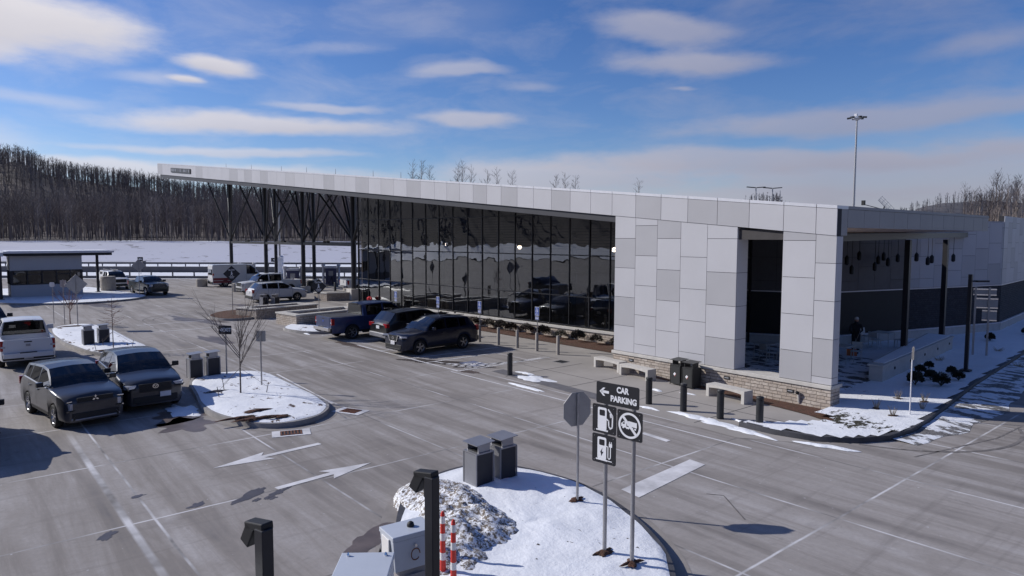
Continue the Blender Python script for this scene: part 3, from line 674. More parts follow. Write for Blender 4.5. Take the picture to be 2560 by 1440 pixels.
# trees ------------------------------------------------------------------
def twigtree(b, base, h, mat, tw, seed=0, nb=14, spread=.45, r=.1, sub=3, start=.3):
    rnd = random.Random(seed); base = Vector(base); lean = Vector((rnd.uniform(-.04, .04), rnd.uniform(-.04, .04), 1))
    top = base+lean*h
    b.tube(base, base.lerp(top, .5), r, r*.62, mat, 5, False); b.tube(base.lerp(top, .5), top, r*.62, r*.1, mat, 4, False)
    for i in range(nb):
        t = start+(1-start)*(i+rnd.random())/nb*.95; p = base.lerp(top, t); a = rnd.uniform(0, 6.283)
        ln = h*spread*(1-t*.75)*rnd.uniform(.6, 1.1); d = Vector((math.cos(a), math.sin(a), rnd.uniform(.7, 1.5))).normalized()
        q = p+d*ln; rr = r*(1-t)*.5+r*.08
        b.tube(p, q, rr, rr*.3, mat, 3, False)
        for k in range(sub):
            s = rnd.uniform(.25, .95); p2 = p.lerp(q, s); d2 = (d+Vector((rnd.uniform(-1, 1), rnd.uniform(-1, 1), rnd.uniform(-.1, .9)))*.8).normalized()
            q2 = p2+d2*ln*rnd.uniform(.25, .55); b.tube(p2, q2, rr*.45, rr*.15, tw, 3, False)
            if sub > 3:
                for m in range(3):
                    p3 = p2.lerp(q2, rnd.uniform(.2, .9)); d3 = (d2+Vector((rnd.uniform(-1, 1), rnd.uniform(-1, 1), rnd.uniform(0, .8)))*.8).normalized()
                    b.tube(p3, p3+d3*ln*rnd.uniform(.12, .25), rr*.25, rr*.1, tw, 3, False)
def flat_tree_batch(name, pts, hmin, hmax, mats, seed, nb, width=.10, kind='stuff', spread=.36):
    """many bare trees seen as one wood: thin three-sided stems with upswept limbs"""
    rnd = random.Random(seed); b = MB()
    for (p, hs) in pts:
        p = Vector(p); h = rnd.uniform(hmin, hmax)*hs; mt = rnd.choice(mats); r = width*rnd.uniform(.6, 1.3)
        top = p+Vector((rnd.uniform(-.05, .05)*h, rnd.uniform(-.05, .05)*h, h)); b.tube(p, p.lerp(top, .86), r, r*.2, mt, 3, False)
        for i in range(nb):
            t = rnd.uniform(.28, .97); q = p.lerp(top, t); a = rnd.uniform(0, 6.283); ln = h*spread*.62*(.30+.70*math.sin(math.pi*min(1.0, (t-.22)/.82)))*rnd.uniform(.5, 1.1)
            e = q+Vector((math.cos(a)*.62, math.sin(a)*.62, rnd.uniform(.5, 1.2)))*ln; wv = Vector((RH.x, RH.y, 0))*(r*.55)
            b.add([q-wv, q+wv, e], [(0, 1, 2)], mt)
            for k in range(2):
                s = rnd.uniform(.3, .9); q2 = q.lerp(e, s); e2 = q2+Vector((rnd.uniform(-1, 1), rnd.uniform(-1, 1), rnd.uniform(.2, 1)))*ln*.4
                b.add([q2-wv*.6, q2+wv*.6, e2], [(0, 1, 2)], mt)
    o = b.build(name); return struct(o, kind)
rnd = random.Random(3)
simple('forest_pale', (0.24, 0.20, 0.175), 0.95, var=0.3, scale=0.3)
pts = []
for i in range(2300):
    dep = 196+66*rnd.random()**1.25; lat = rnd.uniform(-.80, .04)*dep; pts.append((L(lat, dep, 4.3+(dep-196)*.05), 1.0))
flat_tree_batch('forest', pts, 8.5, 15.5, ['forest_wood', 'forest_wood', 'forest_wood', 'forest_pale', 'forest_far'], 5, 22, .085, spread=.42)
# wooded hills: ridge heights as seen along each bearing
def ridge(name, dep, prof, base, mat, run, seed, amp=2.0, n=110, ncover=900, th=(9, 14), mats=('forest_far',), nb=9, wd=.22):
    lats = np.linspace(prof[0][0], prof[-1][0], n); hs = np.interp(lats, [p[0] for p in prof], [p[1] for p in prof])
    V = []; F = []; m = 10
    for i in range(n):
        for k in range(m+1):
            t = k/m; z = base+(hs[i]-base)*math.sin(t*math.pi/2)**1.2 + amp*noise.noise(Vector((lats[i]*.02, t*3, seed)))*t
            V.append(tuple(L(lats[i]*(1+t*run/dep), dep+t*run, z)))
        V.append(tuple(L(lats[i]*(1+1.4*run/dep), dep+run*1.4, base)))
    m += 1
    for i in range(n-1):
        for k in range(m): a = i*(m+1)+k; F.append((a, a+m+1, a+m+2, a+1))
    b = MB(); b.add(V, F, mat); struct(b.build(name, smooth=80))
    rnd = random.Random(seed); P = []
    for i in range(ncover):
        t = rnd.random()**.55; la = rnd.uniform(prof[0][0], prof[-1][0]); h0 = float(np.interp(la, lats, hs))
        z = base+(h0-base)*math.sin(t*math.pi/2)**1.2-1.0; P.append((L(la*(1+t*run/dep), dep+t*run, z), 1.0))
    return flat_tree_batch('hillside_forest', P, th[0], th[1], list(mats), seed+1, nb, wd)
HP = [(-400, 400), (-120, 398), (0, 390), (45, 384), (90, 396), (120, 414), (165, 424), (215, 432), (290, 444), (340, 446), (400, 458), (470, 472), (560, 478), (700, 482), (900, 490), (1150, 520)]
ridge('hill', 255, [((x-1280)/1707*255, (592-y)/1707*380+5.6-5.5) for x, y in HP], 5.5, 'forest_floor', 125, 11, ncover=4200, th=(7, 11), nb=14, wd=.16, mats=('forest_wood', 'forest_wood', 'forest_far'))
ridge('hill', 620, [(130, 2), (195, 22), (205, 34), (225, 41), (240, 40), (252, 30), (270, 12), (290, 2)], 0, 'forest_floor', 60, 12, ncover=450, th=(8, 13), wd=.35)
ridge('hill', 700, [(345, 12), (395, 28), (415, 40), (440, 46), (480, 48), (560, 47), (700, 48)], 0, 'hill_far', 80, 13, ncover=700, th=(9, 14), wd=.35, mats=('hill_far', 'forest_far'))
ridge('hill', 560, [(80, 2), (140, 18), (165, 22), (185, 20), (200, 6)], 0, 'forest_floor', 50, 14, ncover=160, th=(8, 12), wd=.3)
rnd = random.Random(21); P = []
for i in range(260):
    dep = rnd.uniform(150, 215); lat = rnd.uniform(.655, .86)*dep; P.append((L(lat, dep, 2+(dep-150)*.12), 1.0 if lat/dep > .70 else .8))
flat_tree_batch('hillside_forest', P, 10, 17, ['forest_pale', 'forest_pale', 'forest_wood'], 22, 16, .12)
lband('slope', 140, 230, 85, 230, 0.0, 13, 'forest_floor', 40, 1.0)
# unseen wooded hills: one the glass front mirrors, one added to cut sky light
def unseen_hill(a0, a1, n, r0, rx, ztop, seed, trees, snow=True):
    """wooded valley side around the lot, outside the picture; the glass mirrors one, the other is added to block low sky"""
    V = []; F = []
    for i in range(n):
        a = R(a0+(a1-a0)*i/(n-1))
        for (k, z) in ((0, .05), (20, 3.0), (48, ztop*.28), (88, ztop*.72+6*noise.noise(Vector((i*.2, seed, 0)))), (150, ztop+8*noise.noise(Vector((i*.15, 4, seed))))):
            rr = r0+k; V.append((-20+rr*rx*math.cos(a), -10+rr*math.sin(a), z))
    for i in range(n-1):
        for k in range(4): q = i*5+k; F.append((q, q+1, q+6, q+5))
    b = MB(); b.add(V, F, 'forest_floor'); struct(b.build('hill', smooth=80))
    if snow:
        b = MB(); b.add([V[i*5+k] for i in range(n) for k in (0, 1)], [(i*2, i*2+1, i*2+3, i*2+2) for i in range(n-1)], 'snow_far'); b.v = [(x, y, z+.15) for x, y, z in b.v]; struct(b.build('snow_verge'))
    rnd = random.Random(seed+8); P = []
    for i in range(trees):
        a = R(rnd.uniform(a0, a1)); rr = rnd.uniform(25, 110); z = float(np.interp(rr, [0, 20, 48, 88, 150], [0, 3, ztop*.28, ztop*.72, ztop])); P.append(((-20+(r0+rr)*rx*math.cos(a), -10+(r0+rr)*math.sin(a), z-1), 1.0))
    flat_tree_batch('hillside_forest', P, 12, 18, ['forest_wood', 'forest_pale'], 9+seed, 8, .3)
unseen_hill(190, 357, 90, 105, 1.35, 48, 1, 420); unseen_hill(-3, 50, 36, 130, 1.0, 70, 2, 120, False)  # second hill is added out of view to dim sky light on shaded walls

# ------------------------------------------------------------------ the building
BLD = thing('service_plaza', 'long service plaza building with sloping white panelled roof edge and a tall glass front', 'building')
FT = lambda x: 6.65-0.0963*x            # top of the roof edge along the facade
FB = lambda x: 5.68-0.0912*x            # its lower edge
BB = lambda x: 5.43-0.0893*x            # underside of the dark beam below it
def slab8(b, x0, x1, y0, y1, zb, zt, mat):      # zb, zt: functions of x giving bottom and top
    P = [(x0, y0, zb(x0)), (x1, y0, zb(x1)), (x1, y1, zb(x1)), (x0, y1, zb(x0)), (x0, y0, zt(x0)), (x1, y0, zt(x1)), (x1, y1, zt(x1)), (x0, y1, zt(x0))]
    b.add(P, [(0, 3, 2, 1), (4, 5, 6, 7), (0, 1, 5, 4), (1, 2, 6, 5), (2, 3, 7, 6), (3, 0, 4, 7)], mat)
J = [0, -.68, -1.8, -3.08, -4.37, -5.66, -6.92, -8.2, -9.48, -10.72, -11.98, -13.21, -14.46, -15.66, -16.91, -18.09, -19.26, -20.49, -21.71, -22.95, -24.43, -25.94, -27.48, -29.08, -30.7, -32.5, -34.1, -35.77, -37.48, -39.2,
     -40.95, -42.81, -44.6, -46.46, -48.5, -50.25, -52.32, -54.2, -56.05, -58.39, -60.6, -62.8, -64.9, -67, -69.44, -72, -74.7, -77.4, -80.4, -83.5, -85.9]
MID_P = {3, 4, 6, 10, 13, 15, 20, 24, 27, 34, 36, 38, 43, 49}
SOFTM = {17, 22, 31}
simple('panel_soft', (0.43, 0.425, 0.44), 0.5, 0.0, var=0.05, scale=0.45, spec=0.4)
b = MB(); slab8(b, -85.88, -.01, 0.0, 0.30, lambda x: FB(x)+.01, lambda x: FT(x)-.02, 'panel_gap')
for i in range(len(J)-1):
    x1, x0 = J[i]-.009, J[i+1]+.009
    if i == 0: x1 = -.004
    m_ = 'panel_mid' if i in MID_P else ('panel_soft' if i in SOFTM else 'panel_light')
    slab8(b, x0, x1, -.035, -.001, lambda x: FB(x)+.006, lambda x: FT(x)-.118, m_)
    slab8(b, x0+.002, x1-.002, -.042, .30, lambda x: FT(x)-.105, FT, 'coping')
b.build('fascia', BLD)
b = MB(); slab8(b, -84.9, -9.34, 0.05, .33, BB, lambda x: FB(x)+.004, 'beam_grey'); b.build('edge_beam', BLD)
# roof
b = MB()
def hexa(b, P, mat): b.add(P, [(0, 3, 2, 1), (4, 5, 6, 7), (0, 1, 5, 4), (1, 2, 6, 5), (2, 3, 7, 6), (3, 0, 4, 7)], mat)
def roofz(x, y): return BB(x)+.03+.035*max(0, y)
def rp(x, y, t): return (x, y, roofz(x, y)+t)
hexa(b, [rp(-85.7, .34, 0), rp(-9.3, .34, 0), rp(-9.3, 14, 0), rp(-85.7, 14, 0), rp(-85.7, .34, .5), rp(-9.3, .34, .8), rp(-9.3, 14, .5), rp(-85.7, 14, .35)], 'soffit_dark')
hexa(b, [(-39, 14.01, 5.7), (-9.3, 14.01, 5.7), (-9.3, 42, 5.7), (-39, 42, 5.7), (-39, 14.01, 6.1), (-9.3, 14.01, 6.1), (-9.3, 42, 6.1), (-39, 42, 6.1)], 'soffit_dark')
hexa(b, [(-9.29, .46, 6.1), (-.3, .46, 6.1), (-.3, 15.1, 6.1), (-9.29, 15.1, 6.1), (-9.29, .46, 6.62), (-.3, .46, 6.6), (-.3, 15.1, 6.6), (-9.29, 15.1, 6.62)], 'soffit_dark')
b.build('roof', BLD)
# front panelled wall
CX = [(-9.30, -8.20), (-8.20, -7.09), (-7.09, -5.97), (-5.97, -4.78), (-4.78, -3.53), (-1.80, -.67), (-.67, 0.0)]
CZ = [[5.58, 4.35, 3.13, 1.92], [6.1, 4.88, 3.66, 2.44, 1.22], [5.58, 4.35, 3.13, 1.92], [4.88, 3.66, 2.44, 1.20], [5.58, 4.35, 3.13, 1.92], [5.53, 4.30, 3.06, 1.82], [4.80, 3.57, 2.33, 1.07]]
CS = ['LMLML', 'LMLLLL', 'MLMLL', 'LLLLL', 'LLMLM', 'MLLLM', 'SLLML']
b = MB(); slab8(b, -9.3, -3.54, .012, .66, lambda x: .80, lambda x: FB(x)-.004, 'panel_gap'); slab8(b, -1.79, -.02, .012, .42, lambda x: .80, lambda x: FB(x)-.004, 'panel_gap')
for (x0, x1), zs, st in zip(CX, CZ, CS):
    L_ = [None]+zs+[0.835]
    for k in range(len(L_)-1):
        zt = (lambda x: FB(x)-.006) if L_[k] is None else (lambda x, z=L_[k]: z-.008)
        zb = lambda x, z=L_[k+1]: z+.008
        mt = {'L': 'panel_light', 'M': 'panel_mid', 'S': 'panel_soft'}[st[k]]
        slab8(b, x0+.008, x1-(.008 if x1 < 0 else 0), -.012, .011, zb, zt, mt)
# returns: left reveal of the opening, right end of the pier
zz = [.835, 1.92, 3.13, 4.35, 5.58, 5.98]
for k in range(5): b.rng(-3.545, -3.53, .012, .70, zz[k]+.008, zz[k+1]-.008, 'panel_light')
zz = [.835, 1.07, 2.33, 3.57, 4.80, 5.67]
for k in range(5): b.rng(-.02, 0.0, .012, .44, zz[k]+.008, zz[k+1]-.008, 'panel_light')
b.rng(-1.81, -1.795, .012, .44, .84, 5.8, 'panel_light')
b.build('panel_wall', BLD)
b = MB(); b.rng(-3.53, -1.8, .08, .6, 5.55, 5.90, 'soffit_dark'); b.build('opening_soffit', BLD)
b = MB(); b.rng(-9.36, .03, -.09, .72, .70, .825, 'cast_stone'); b.build('wall_cap', BLD, bevel=.01)
b = MB(); b.rng(-9.30, 0.0, -.035, .62, 0.0, .70, 'stone_veneer'); b.build('stone_base', BLD)
for x, z in ((-8.31, .52), (-3.8, .50), (-1.36, .44)):
    b = MB(); b.rng(x-.12, x+.12, -.055, -.03, z-.055, z+.055, 'trim_black'); b.rng(x-.085, x+.085, -.062, -.05, z-.015, z+.015, 'lamp_clear'); b.build('step_light', BLD)
b = MB(); b.tube((-1.04, -.03, .10), (-1.04, -.10, .42), .05, .05, 'cast_stone', 10); b.tube((-1.04, -.10, .42), (-1.10, -.16, .46), .06, .05, 'trim_black', 10); b.build('standpipe', BLD)
# side roof edge over the terrace
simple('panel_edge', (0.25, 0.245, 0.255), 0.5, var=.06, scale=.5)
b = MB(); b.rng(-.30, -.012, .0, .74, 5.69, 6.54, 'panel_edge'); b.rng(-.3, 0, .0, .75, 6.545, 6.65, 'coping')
ys = [.76, 2.0, 3.24, 4.48, 5.72, 6.96, 8.2, 9.44, 10.68, 11.92, 13.16, 14.4, 15.2]
b.rng(-.30, -.05, .75, 15.2, 5.97, 6.6, 'panel_gap')
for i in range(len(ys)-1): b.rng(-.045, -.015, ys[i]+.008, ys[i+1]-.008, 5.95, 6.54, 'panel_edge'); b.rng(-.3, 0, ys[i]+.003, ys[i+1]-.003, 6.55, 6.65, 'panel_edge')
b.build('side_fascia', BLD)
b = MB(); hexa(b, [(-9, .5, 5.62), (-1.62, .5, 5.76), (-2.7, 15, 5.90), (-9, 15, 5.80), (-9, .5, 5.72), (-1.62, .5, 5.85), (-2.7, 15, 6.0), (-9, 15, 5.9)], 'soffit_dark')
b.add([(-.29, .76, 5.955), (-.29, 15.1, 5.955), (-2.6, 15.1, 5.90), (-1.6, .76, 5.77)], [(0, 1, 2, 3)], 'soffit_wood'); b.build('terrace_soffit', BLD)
b = MB(); P0, P1 = Vector((-1.25, .5)), Vector((-3.15, 24)); 
hexa(b, [(P0.x-.3, P0.y, 5.46), (P0.x, P0.y, 5.46), (P1.x, P1.y, 5.70), (P1.x-.3, P1.y, 5.70), (P0.x-.3, P0.y, 5.75), (P0.x, P0.y, 5.75), (P1.x, P1.y, 5.97), (P1.x-.3, P1.y, 5.97)], 'black_steel'); b.build('terrace_beam', BLD)
for (x, y) in ((-1.83, 10.93), (-2.52, 17.8)):
    b = MB(); b.box((x, y, 3.0), (.22, .22, 5.1), 'black_steel'); b.box((x, y, .58), (.34, .34, .03), 'black_steel'); b.build('terrace_column', BLD)
# terrace rear walls
def wallrun(pts, zt, seedm, parent, mset=('panel_light', 'panel_light', 'panel_soft', 'panel_mid'), brick='dark_brick'):
    for (a, c) in zip(pts[:-1], pts[1:]):
        a, c = Vector(a), Vector(c); d = (c-a); ln = d.length; d.normalize(); rz = math.atan2(d.y, d.x); mid = (a+c)/2
        def bx(b, u0, u1, z0, z1, th, mat, off=0.0):
            n = Vector((d.y, -d.x)); p = a+d*((u0+u1)/2)+n*off; b.box((p.x, p.y, (z0+z1)/2), (u1-u0, th, z1-z0), mat, rz=rz)
        b = MB(); bx(b, 0, ln, 0, .58, .44, 'cast_stone'); bx(b, 0, ln, .585, .66, .50, 'coping'); b.build('stone_base', parent)
        b = MB(); bx(b, 0, ln, .66, 2.84, .30, brick); b.build('brick_wall', parent)
        b = MB(); bx(b, 0, ln, 2.85, zt, .24, 'panel_gap'); u = 0; k = 0; bx(b, 0, ln, 2.845, 2.90, .36, 'coping')
        rr = random.Random(seedm)
        while u < ln-.05:
            w_ = min(1.22, ln-u); z = 2.91; first = True
            while z < zt-.02:
                hh = (rr.choice((.5, .9, 1.22)) if first else 1.22); z1 = min(zt, z+hh); bx(b, u+.008, u+w_-.008, z+.008, z1-.008, .05, rr.choice(mset), .14); z = z1; first = False
            u += 1.22; k += 1
        b.build('panel_wall', parent)
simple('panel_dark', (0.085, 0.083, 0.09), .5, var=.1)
wallrun([(-9.2, 10.6), (-6.2, 12.1), (-4.6, 17.9)], 6.05, 4, BLD, ('panel_dark',), 'trim_black'); wallrun([(-4.6, 17.9), (-2.35, 26.3)], 6.62, 4, BLD); wallrun([(-2.35, 26.3), (-3.1, 35.3), (-6, 42)], 6.95, 9, BLD)
b = MB(); b.rng(-9.25, -9.15, .68, 10.5, .1, 5.7, 'facade_glass'); b.build('side_window', BLD)
b = MB()
for y in (.7, 2.6, 4.5, 6.4, 8.3, 10.4): b.rng(-9.30, -9.10, y-.04, y+.04, .05, 5.75, 'mullion')
for z in (.1, 2.35, 4.6): b.rng(-9.28, -9.12, .7, 10.4, z-.04, z+.04, 'mullion')
b.build('side_mullions', BLD)
snowmat('snow_terr', 0.50, soil=(0.20, 0.19, 0.18), sc=1.1)
b = MB(); b.rng(-9.1, -.9, .66, 10.2, .02, .165, 'snow_terr')
struct(b.build('terrace_floor'))
# glass front
GY = lambda x: 5.1+(x+13.4)*.07
GX = [-9.32, -11.0, -12.55, -14.06, -15.46, -16.88, -18.31, -19.75, -21.19, -22.64, -24.14, -25.55, -27.05, -28.52, -30.01, -31.54, -32.95, -34.35, -35.85, -37.3, -38.73]
HZ = [2.37, 4.64]
for i in range(len(GX)-1):
    x1, x0 = GX[i], GX[i+1]; zb = .70 if x0 > -31.6 else .06
    t0, t1 = roofz(x0, 4.8)-.02, roofz(x1, 4.8)-.02
    b = MB(); zs = [lambda x: zb, lambda x: 2.37, lambda x: 4.64, lambda x: min(6.9, roofz(x, 4.8)-.12), lambda x: roofz(x, 4.8)-.02]
    y0, y1 = GY(x0), GY(x1)
    for k in range(4):
        za0, za1, zc0, zc1 = zs[k](x0), zs[k](x1), zs[k+1](x0), zs[k+1](x1)
        if zc0-za0 < .15 and zc1-za1 < .15: continue
        # each pane sits a hair out of true, as real glazing does
        rr = random.Random(i*7+k); dx = rr.uniform(-.010, .010); dz = rr.uniform(-.008, .008)
        b.add([(x0+.03, y0+dx, za0+.03), (x1-.03, y1-dx, za1+.03), (x1-.03, y1-dx+dz, zc1-.03), (x0+.03, y0+dx+dz, zc0-.03)], [(0, 1, 2, 3)], 'facade_glass')
    g = b.build('window', BLD)
    b = MB(); wv = .045 if i % 3 else .065
    b.add([(x0-wv/2, y0-.05, zb), (x0+wv/2, y0-.05, zb), (x0+wv/2, y0+.1, zb), (x0-wv/2, y0+.1, zb), (x0-wv/2, y0-.05, t0), (x0+wv/2, y0-.05, t0), (x0+wv/2, y0+.1, t0), (x0-wv/2, y0+.1, t0)], [(4, 5, 6, 7), (0, 1, 5, 4), (1, 2, 6, 5), (2, 3, 7, 6), (3, 0, 4, 7)], 'mullion')
    for hz in HZ+[zb+.03]+([6.9] if t0 > 7.1 else []):
        h = .028
        hexa(b, [(x0, y0-.04, hz-h), (x1, y1-.04, hz-h), (x1, y1+.05, hz-h), (x0, y0+.05, hz-h), (x0, y0-.04, hz+h), (x1, y1-.04, hz+h), (x1, y1+.05, hz+h), (x0, y0+.05, hz+h)], 'mullion')
    b.build('frame', g)
b = MB()
for k in range(11):
    z = 4.95+k*.16; x1 = -13 if z < 6.2 else -18
    b.add([(-38.5, GY(-38.5)+.25, z), (x1, GY(x1)+.25, z), (x1, GY(x1)+.25, z+.045), (-38.5, GY(-38.5)+.25, z+.045)], [(0, 1, 2, 3)], 'mullion')
b.build('louvres', BLD)
b = MB(); xa, xb = -31.5, -9.32
hexa(b, [(xa, GY(xa)-.2, 0), (xb, GY(xb)-.2, 0), (xb, GY(xb)+.2, 0), (xa, GY(xa)+.2, 0), (xa, GY(xa)-.2, .54), (xb, GY(xb)-.2, .54), (xb, GY(xb)+.2, .54), (xa, GY(xa)+.2, .54)], 'stone_veneer'); b.build('stone_base', BLD)
b = MB()
hexa(b, [(xa-.04, GY(xa)-.26, .545), (xb, GY(xb)-.26, .545), (xb, GY(xb)+.2, .545), (xa, GY(xa)+.2, .545), (xa-.04, GY(xa)-.26, .665), (xb, GY(xb)-.26, .665), (xb, GY(xb)+.2, .665), (xa, GY(xa)+.2, .665)], 'cast_stone'); b.build('wall_cap', BLD)
# interior
b = MB(); b.rng(-38.6, -9.35, 5.3, 24, .02, .06, 'interior_floor'); b.build('interior_floor', BLD)
b = MB(); b.rng(-38.6, -9.35, 13.9, 14.0, 0, 5.9, 'interior_dark'); slab8(b, -38.6, -9.35, 13.9, 14.0, lambda x: 5.9, lambda x: roofz(x, 13.9)+.1, 'interior_dark'); b.rng(-38.75, -38.6, 3.6, 14, 0, 8.8, 'interior_dark'); b.rng(-9.35, -9.31, 5.3, 14, 0, 6.2, 'interior_dark')
b.rng(-30, -22, 12, 12.5, 0, 3.2, 'interior_dark'); b.rng(-18, -14, 11, 11.4, 0, 3.0, 'panel_mid'); b.rng(-26, -24, 11.9, 12, 1, 2.4, 'cast_stone'); b.build('interior_wall', BLD)
for x in (-33.4, -26.4, -19.4, -12.4): b = MB(); b.box((x, 7.6, 3), (.35, .35, 6), 'black_steel'); b.build('interior_column', BLD)
for (x, z) in ((-33.72, 5.07), (-24.78, 4.96), (-16.39, 4.92)):
    t = thing('hanging_lamp', {-33.72: 'small lit lamp hanging inside the left end of the glass front', -24.78: 'small lit lamp hanging inside the middle of the glass front', -16.39: 'small lit lamp hanging inside beside the white wall'}[x], 'lamp', (x, 8, z), 0, 'lit lamps inside the glass front')
    b = MB(); b.lathe((0, 0, -.13), [(.03, 0), (.13, .04), (.15, .13), (.10, .22), (.03, .26)], 'lamp_lit', 12); b.build('bulb', t)
    b = MB(); b.tube((0, 0, .13), (0, 0, 1.0), .012, .012, 'trim_black', 6); b.build('cord', t)
# forecourt roof columns
for xi, X_ in enumerate((-45.8, -56.7, -66.95, -78.8)):
    for yi, Y_ in enumerate((6.5, 12.2)):
        if xi == 0 and yi == 1: continue
        top = roofz(X_, Y_)+.05
        b = MB(); b.tube((X_, Y_, .5), (X_, Y_, top), .215, .20, 'black_steel', 14); c_ = b.build('column', BLD, smooth=40)
        for dx in (-5.0, 5.0):
            for dy in (-1.3, 1.3):
                e = (X_+dx, Y_+dy, roofz(X_+dx, Y_+dy)+.05); s = (X_+dx*.03, Y_+dy*.03, 5.35)
                b = MB(); b.tube(s, e, .11, .085, 'black_steel', 8); b.build('strut', c_, smooth=40)
        b = MB(); b.rng(X_-.5, X_+.5, Y_-.5, Y_+.5, 0, .62 if xi else 1.0, 'cast_stone'); b.build('pedestal', c_, bevel=.02)
for Y_ in (6.5, 12.2):
    for (a, c) in ((-45.8, -56.7), (-56.7, -66.95), (-66.95, -78.8)):
        b = MB(); b.rng(c+.15, a-.15, Y_-.11, Y_+.11, 4.80, 5.06, 'black_steel')
        if Y_ < 7:
            m_ = (a+c)/2
            for k in range(3): b.box((m_+(k-1)*.35, Y_, 5.14), (.16, .3, .16), 'trim_black')
        b.build('tie_beam', BLD)
# sign on the far end of the roof edge
b = MB(); x0, x1 = -79.3, -71.2
hexa(b, [(x0, -.12, 13.30), (x1, -.12, 12.56), (x1, -.036, 12.56), (x0, -.036, 13.30), (x0, -.12, 13.82), (x1, -.12, 13.08), (x1, -.036, 13.08), (x0, -.036, 13.82)], 'bin_dark')
rr = random.Random(5); x = x0+.25
while x < x1-.3:
    wv = rr.choice((.12, .25, .4)); zc = 13.30-(x-x0)*.0914
    hexa(b, [(x, -.14, zc+.10), (x+wv, -.14, zc+.09), (x+wv, -.121, zc+.09), (x, -.121, zc+.10), (x, -.14, zc+.42), (x+wv, -.14, zc+.41), (x+wv, -.121, zc+.41), (x, -.121, zc+.42)], 'bin_frame'); x += wv+rr.choice((.1, .16, .3))
o = b.build('roof_sign'); tag(o, 'small dark sign strip on the far tip of the white roof edge', 'sign')
for (x, y) in ((-60, .2), (-53, .2), (-46, .2), (-41, .2), (-36, .2), (-30.5, .2), (-27, .2), (-2.1, .25)):
    b = MB(); b.tube((x, y, FT(x)), (x, y, FT(x)+.38), .018, .01, 'galv_steel', 5); o = b.build('lightning_rod', BLD)
t = thing('satellite_dish', 'tilted grid satellite dish on the roof over the terrace', 'antenna', (-2.0, 8.4, 6.6))
b = MB(); b.M = Matrix.Translation((.1, 0, .36)) @ Matrix.Rotation(R(52), 4, 'Y') @ Matrix.Rotation(R(20), 4, 'Z')
for i in range(5): u = -.34+i*.17; b.path([(u, -.4, .10), (u, -.15, .02), (u, .15, .02), (u, .4, .10)], .007, 'galv_steel', 4)
for i in range(6): u = -.4+i*.16; b.tube((-.36, u, .02+.4*u*u), (.36, u, .02+.4*u*u), .007, .007, 'galv_steel', 4)
b.build('reflector', t)
b = MB(); b.tube((0, 0, 0), (.1, 0, .36), .03, .03, 'black_steel', 6); b.build('mount', t)
b = MB(); b.tube((.1, 0, .2), (-.55, -.35, .42), .015, .015, 'trim_black', 5); b.box((-.6, -.38, .5), (.12, .12, .2), 'trim_black'); b.build('feed_arm', t)
# pendant lamps under the terrace roof
PL = [(-3.2, 15.86, 4.45, 'first'), (-3.2, 17.41, 4.22, ''), (-3.2, 17.96, 4.31, ''), (-3.2, 21.2, 4.32, ''), (-4.5, 11.55, 3.88, ''), (-4.5, 12.33, 4.54, ''), (-4.6, 14.8, 4.29, ''), (-4.6, 14.4, 3.96, ''), (-4.7, 15.7, 4.45, ''), (-4.4, 15.5, 4.18, ''), (-4.2, 16.2, 4.37, ''), (-4.5, 11.0, 4.35, '')]
PLl = ['black pendant lamp just right of the nearer terrace column', 'lowest of the black pendants between the two terrace columns', 'black pendant next to the farther terrace column, on its left', 'black pendant lamp hanging to the right of the farther terrace column',
       'lowest black pendant in the shade of the terrace roof', 'black pendant second from the white pier in the terrace shade', 'black pendant in the middle of the shaded cluster', 'low pendant with a pale tip in the shaded middle cluster',
       'highest pendant of the shaded cluster left of the nearer column', 'lowest pendant of the shaded cluster left of the nearer column', 'black pendant closest to the nearer terrace column on its left', 'black pendant nearest the white pier in the terrace shade']
pend = None
for i, (x, y, z, _) in enumerate(PL):
    t = thing('pendant_lamp', PLl[i], 'lamp', (x, y, z), 0, 'pendant lamps under the terrace roof')
    b = MB(); b.lathe((0, 0, 0), [(.05, 0), (.10, .05), (.10, .34), (.05, .42), (.015, .46)], 'trim_black', 12); b.build('shade', t, smooth=40)
    b = MB(); b.tube((0, 0, .44), (0, 0, 5.70-z), .012, .012, 'trim_black', 5); b.build('cord', t)

# seat walls and planters --------------------------------------------------
t = thing('seat_wall', 'long low stone seat wall with snow on top running back along the terrace', 'wall', (-1.0, 5.3, 0))
def rel(p): return (p[0]+1.0, p[1]-5.3)
A0, A1, A2, A3 = (-.98, 5.25), (-.50, 5.30), (-1.55, 16.3), (-2.75, 16.5)
b = MB(); b.prism([rel(p) for p in (A0, A1, A2, A3)], .05, .72, 'cast_stone'); b.build('wall_body', t)
b = MB(); b.prism([rel(p) for p in ((-1.03, 5.2), (-.46, 5.25), (-1.50, 16.35), (-2.8, 16.55))], .722, .80, 'cast_stone'); b.build('coping', t, bevel=.01)
b = MB(); b.prism([rel(p) for p in ((-1.0, 5.7), (-.62, 5.7), (-1.62, 16.1), (-2.6, 16.2))], .802, .835, 'snow'); b.build('snow_cover', t)
for k in range(5):
    y = 6.8+k*2.2; x = -.50-(y-5.3)*.0955
    b = MB(); b.box((x+1.0+.01, y-5.3, .50), (.03, .10, .10), 'trim_black'); b.build('step_light', t)
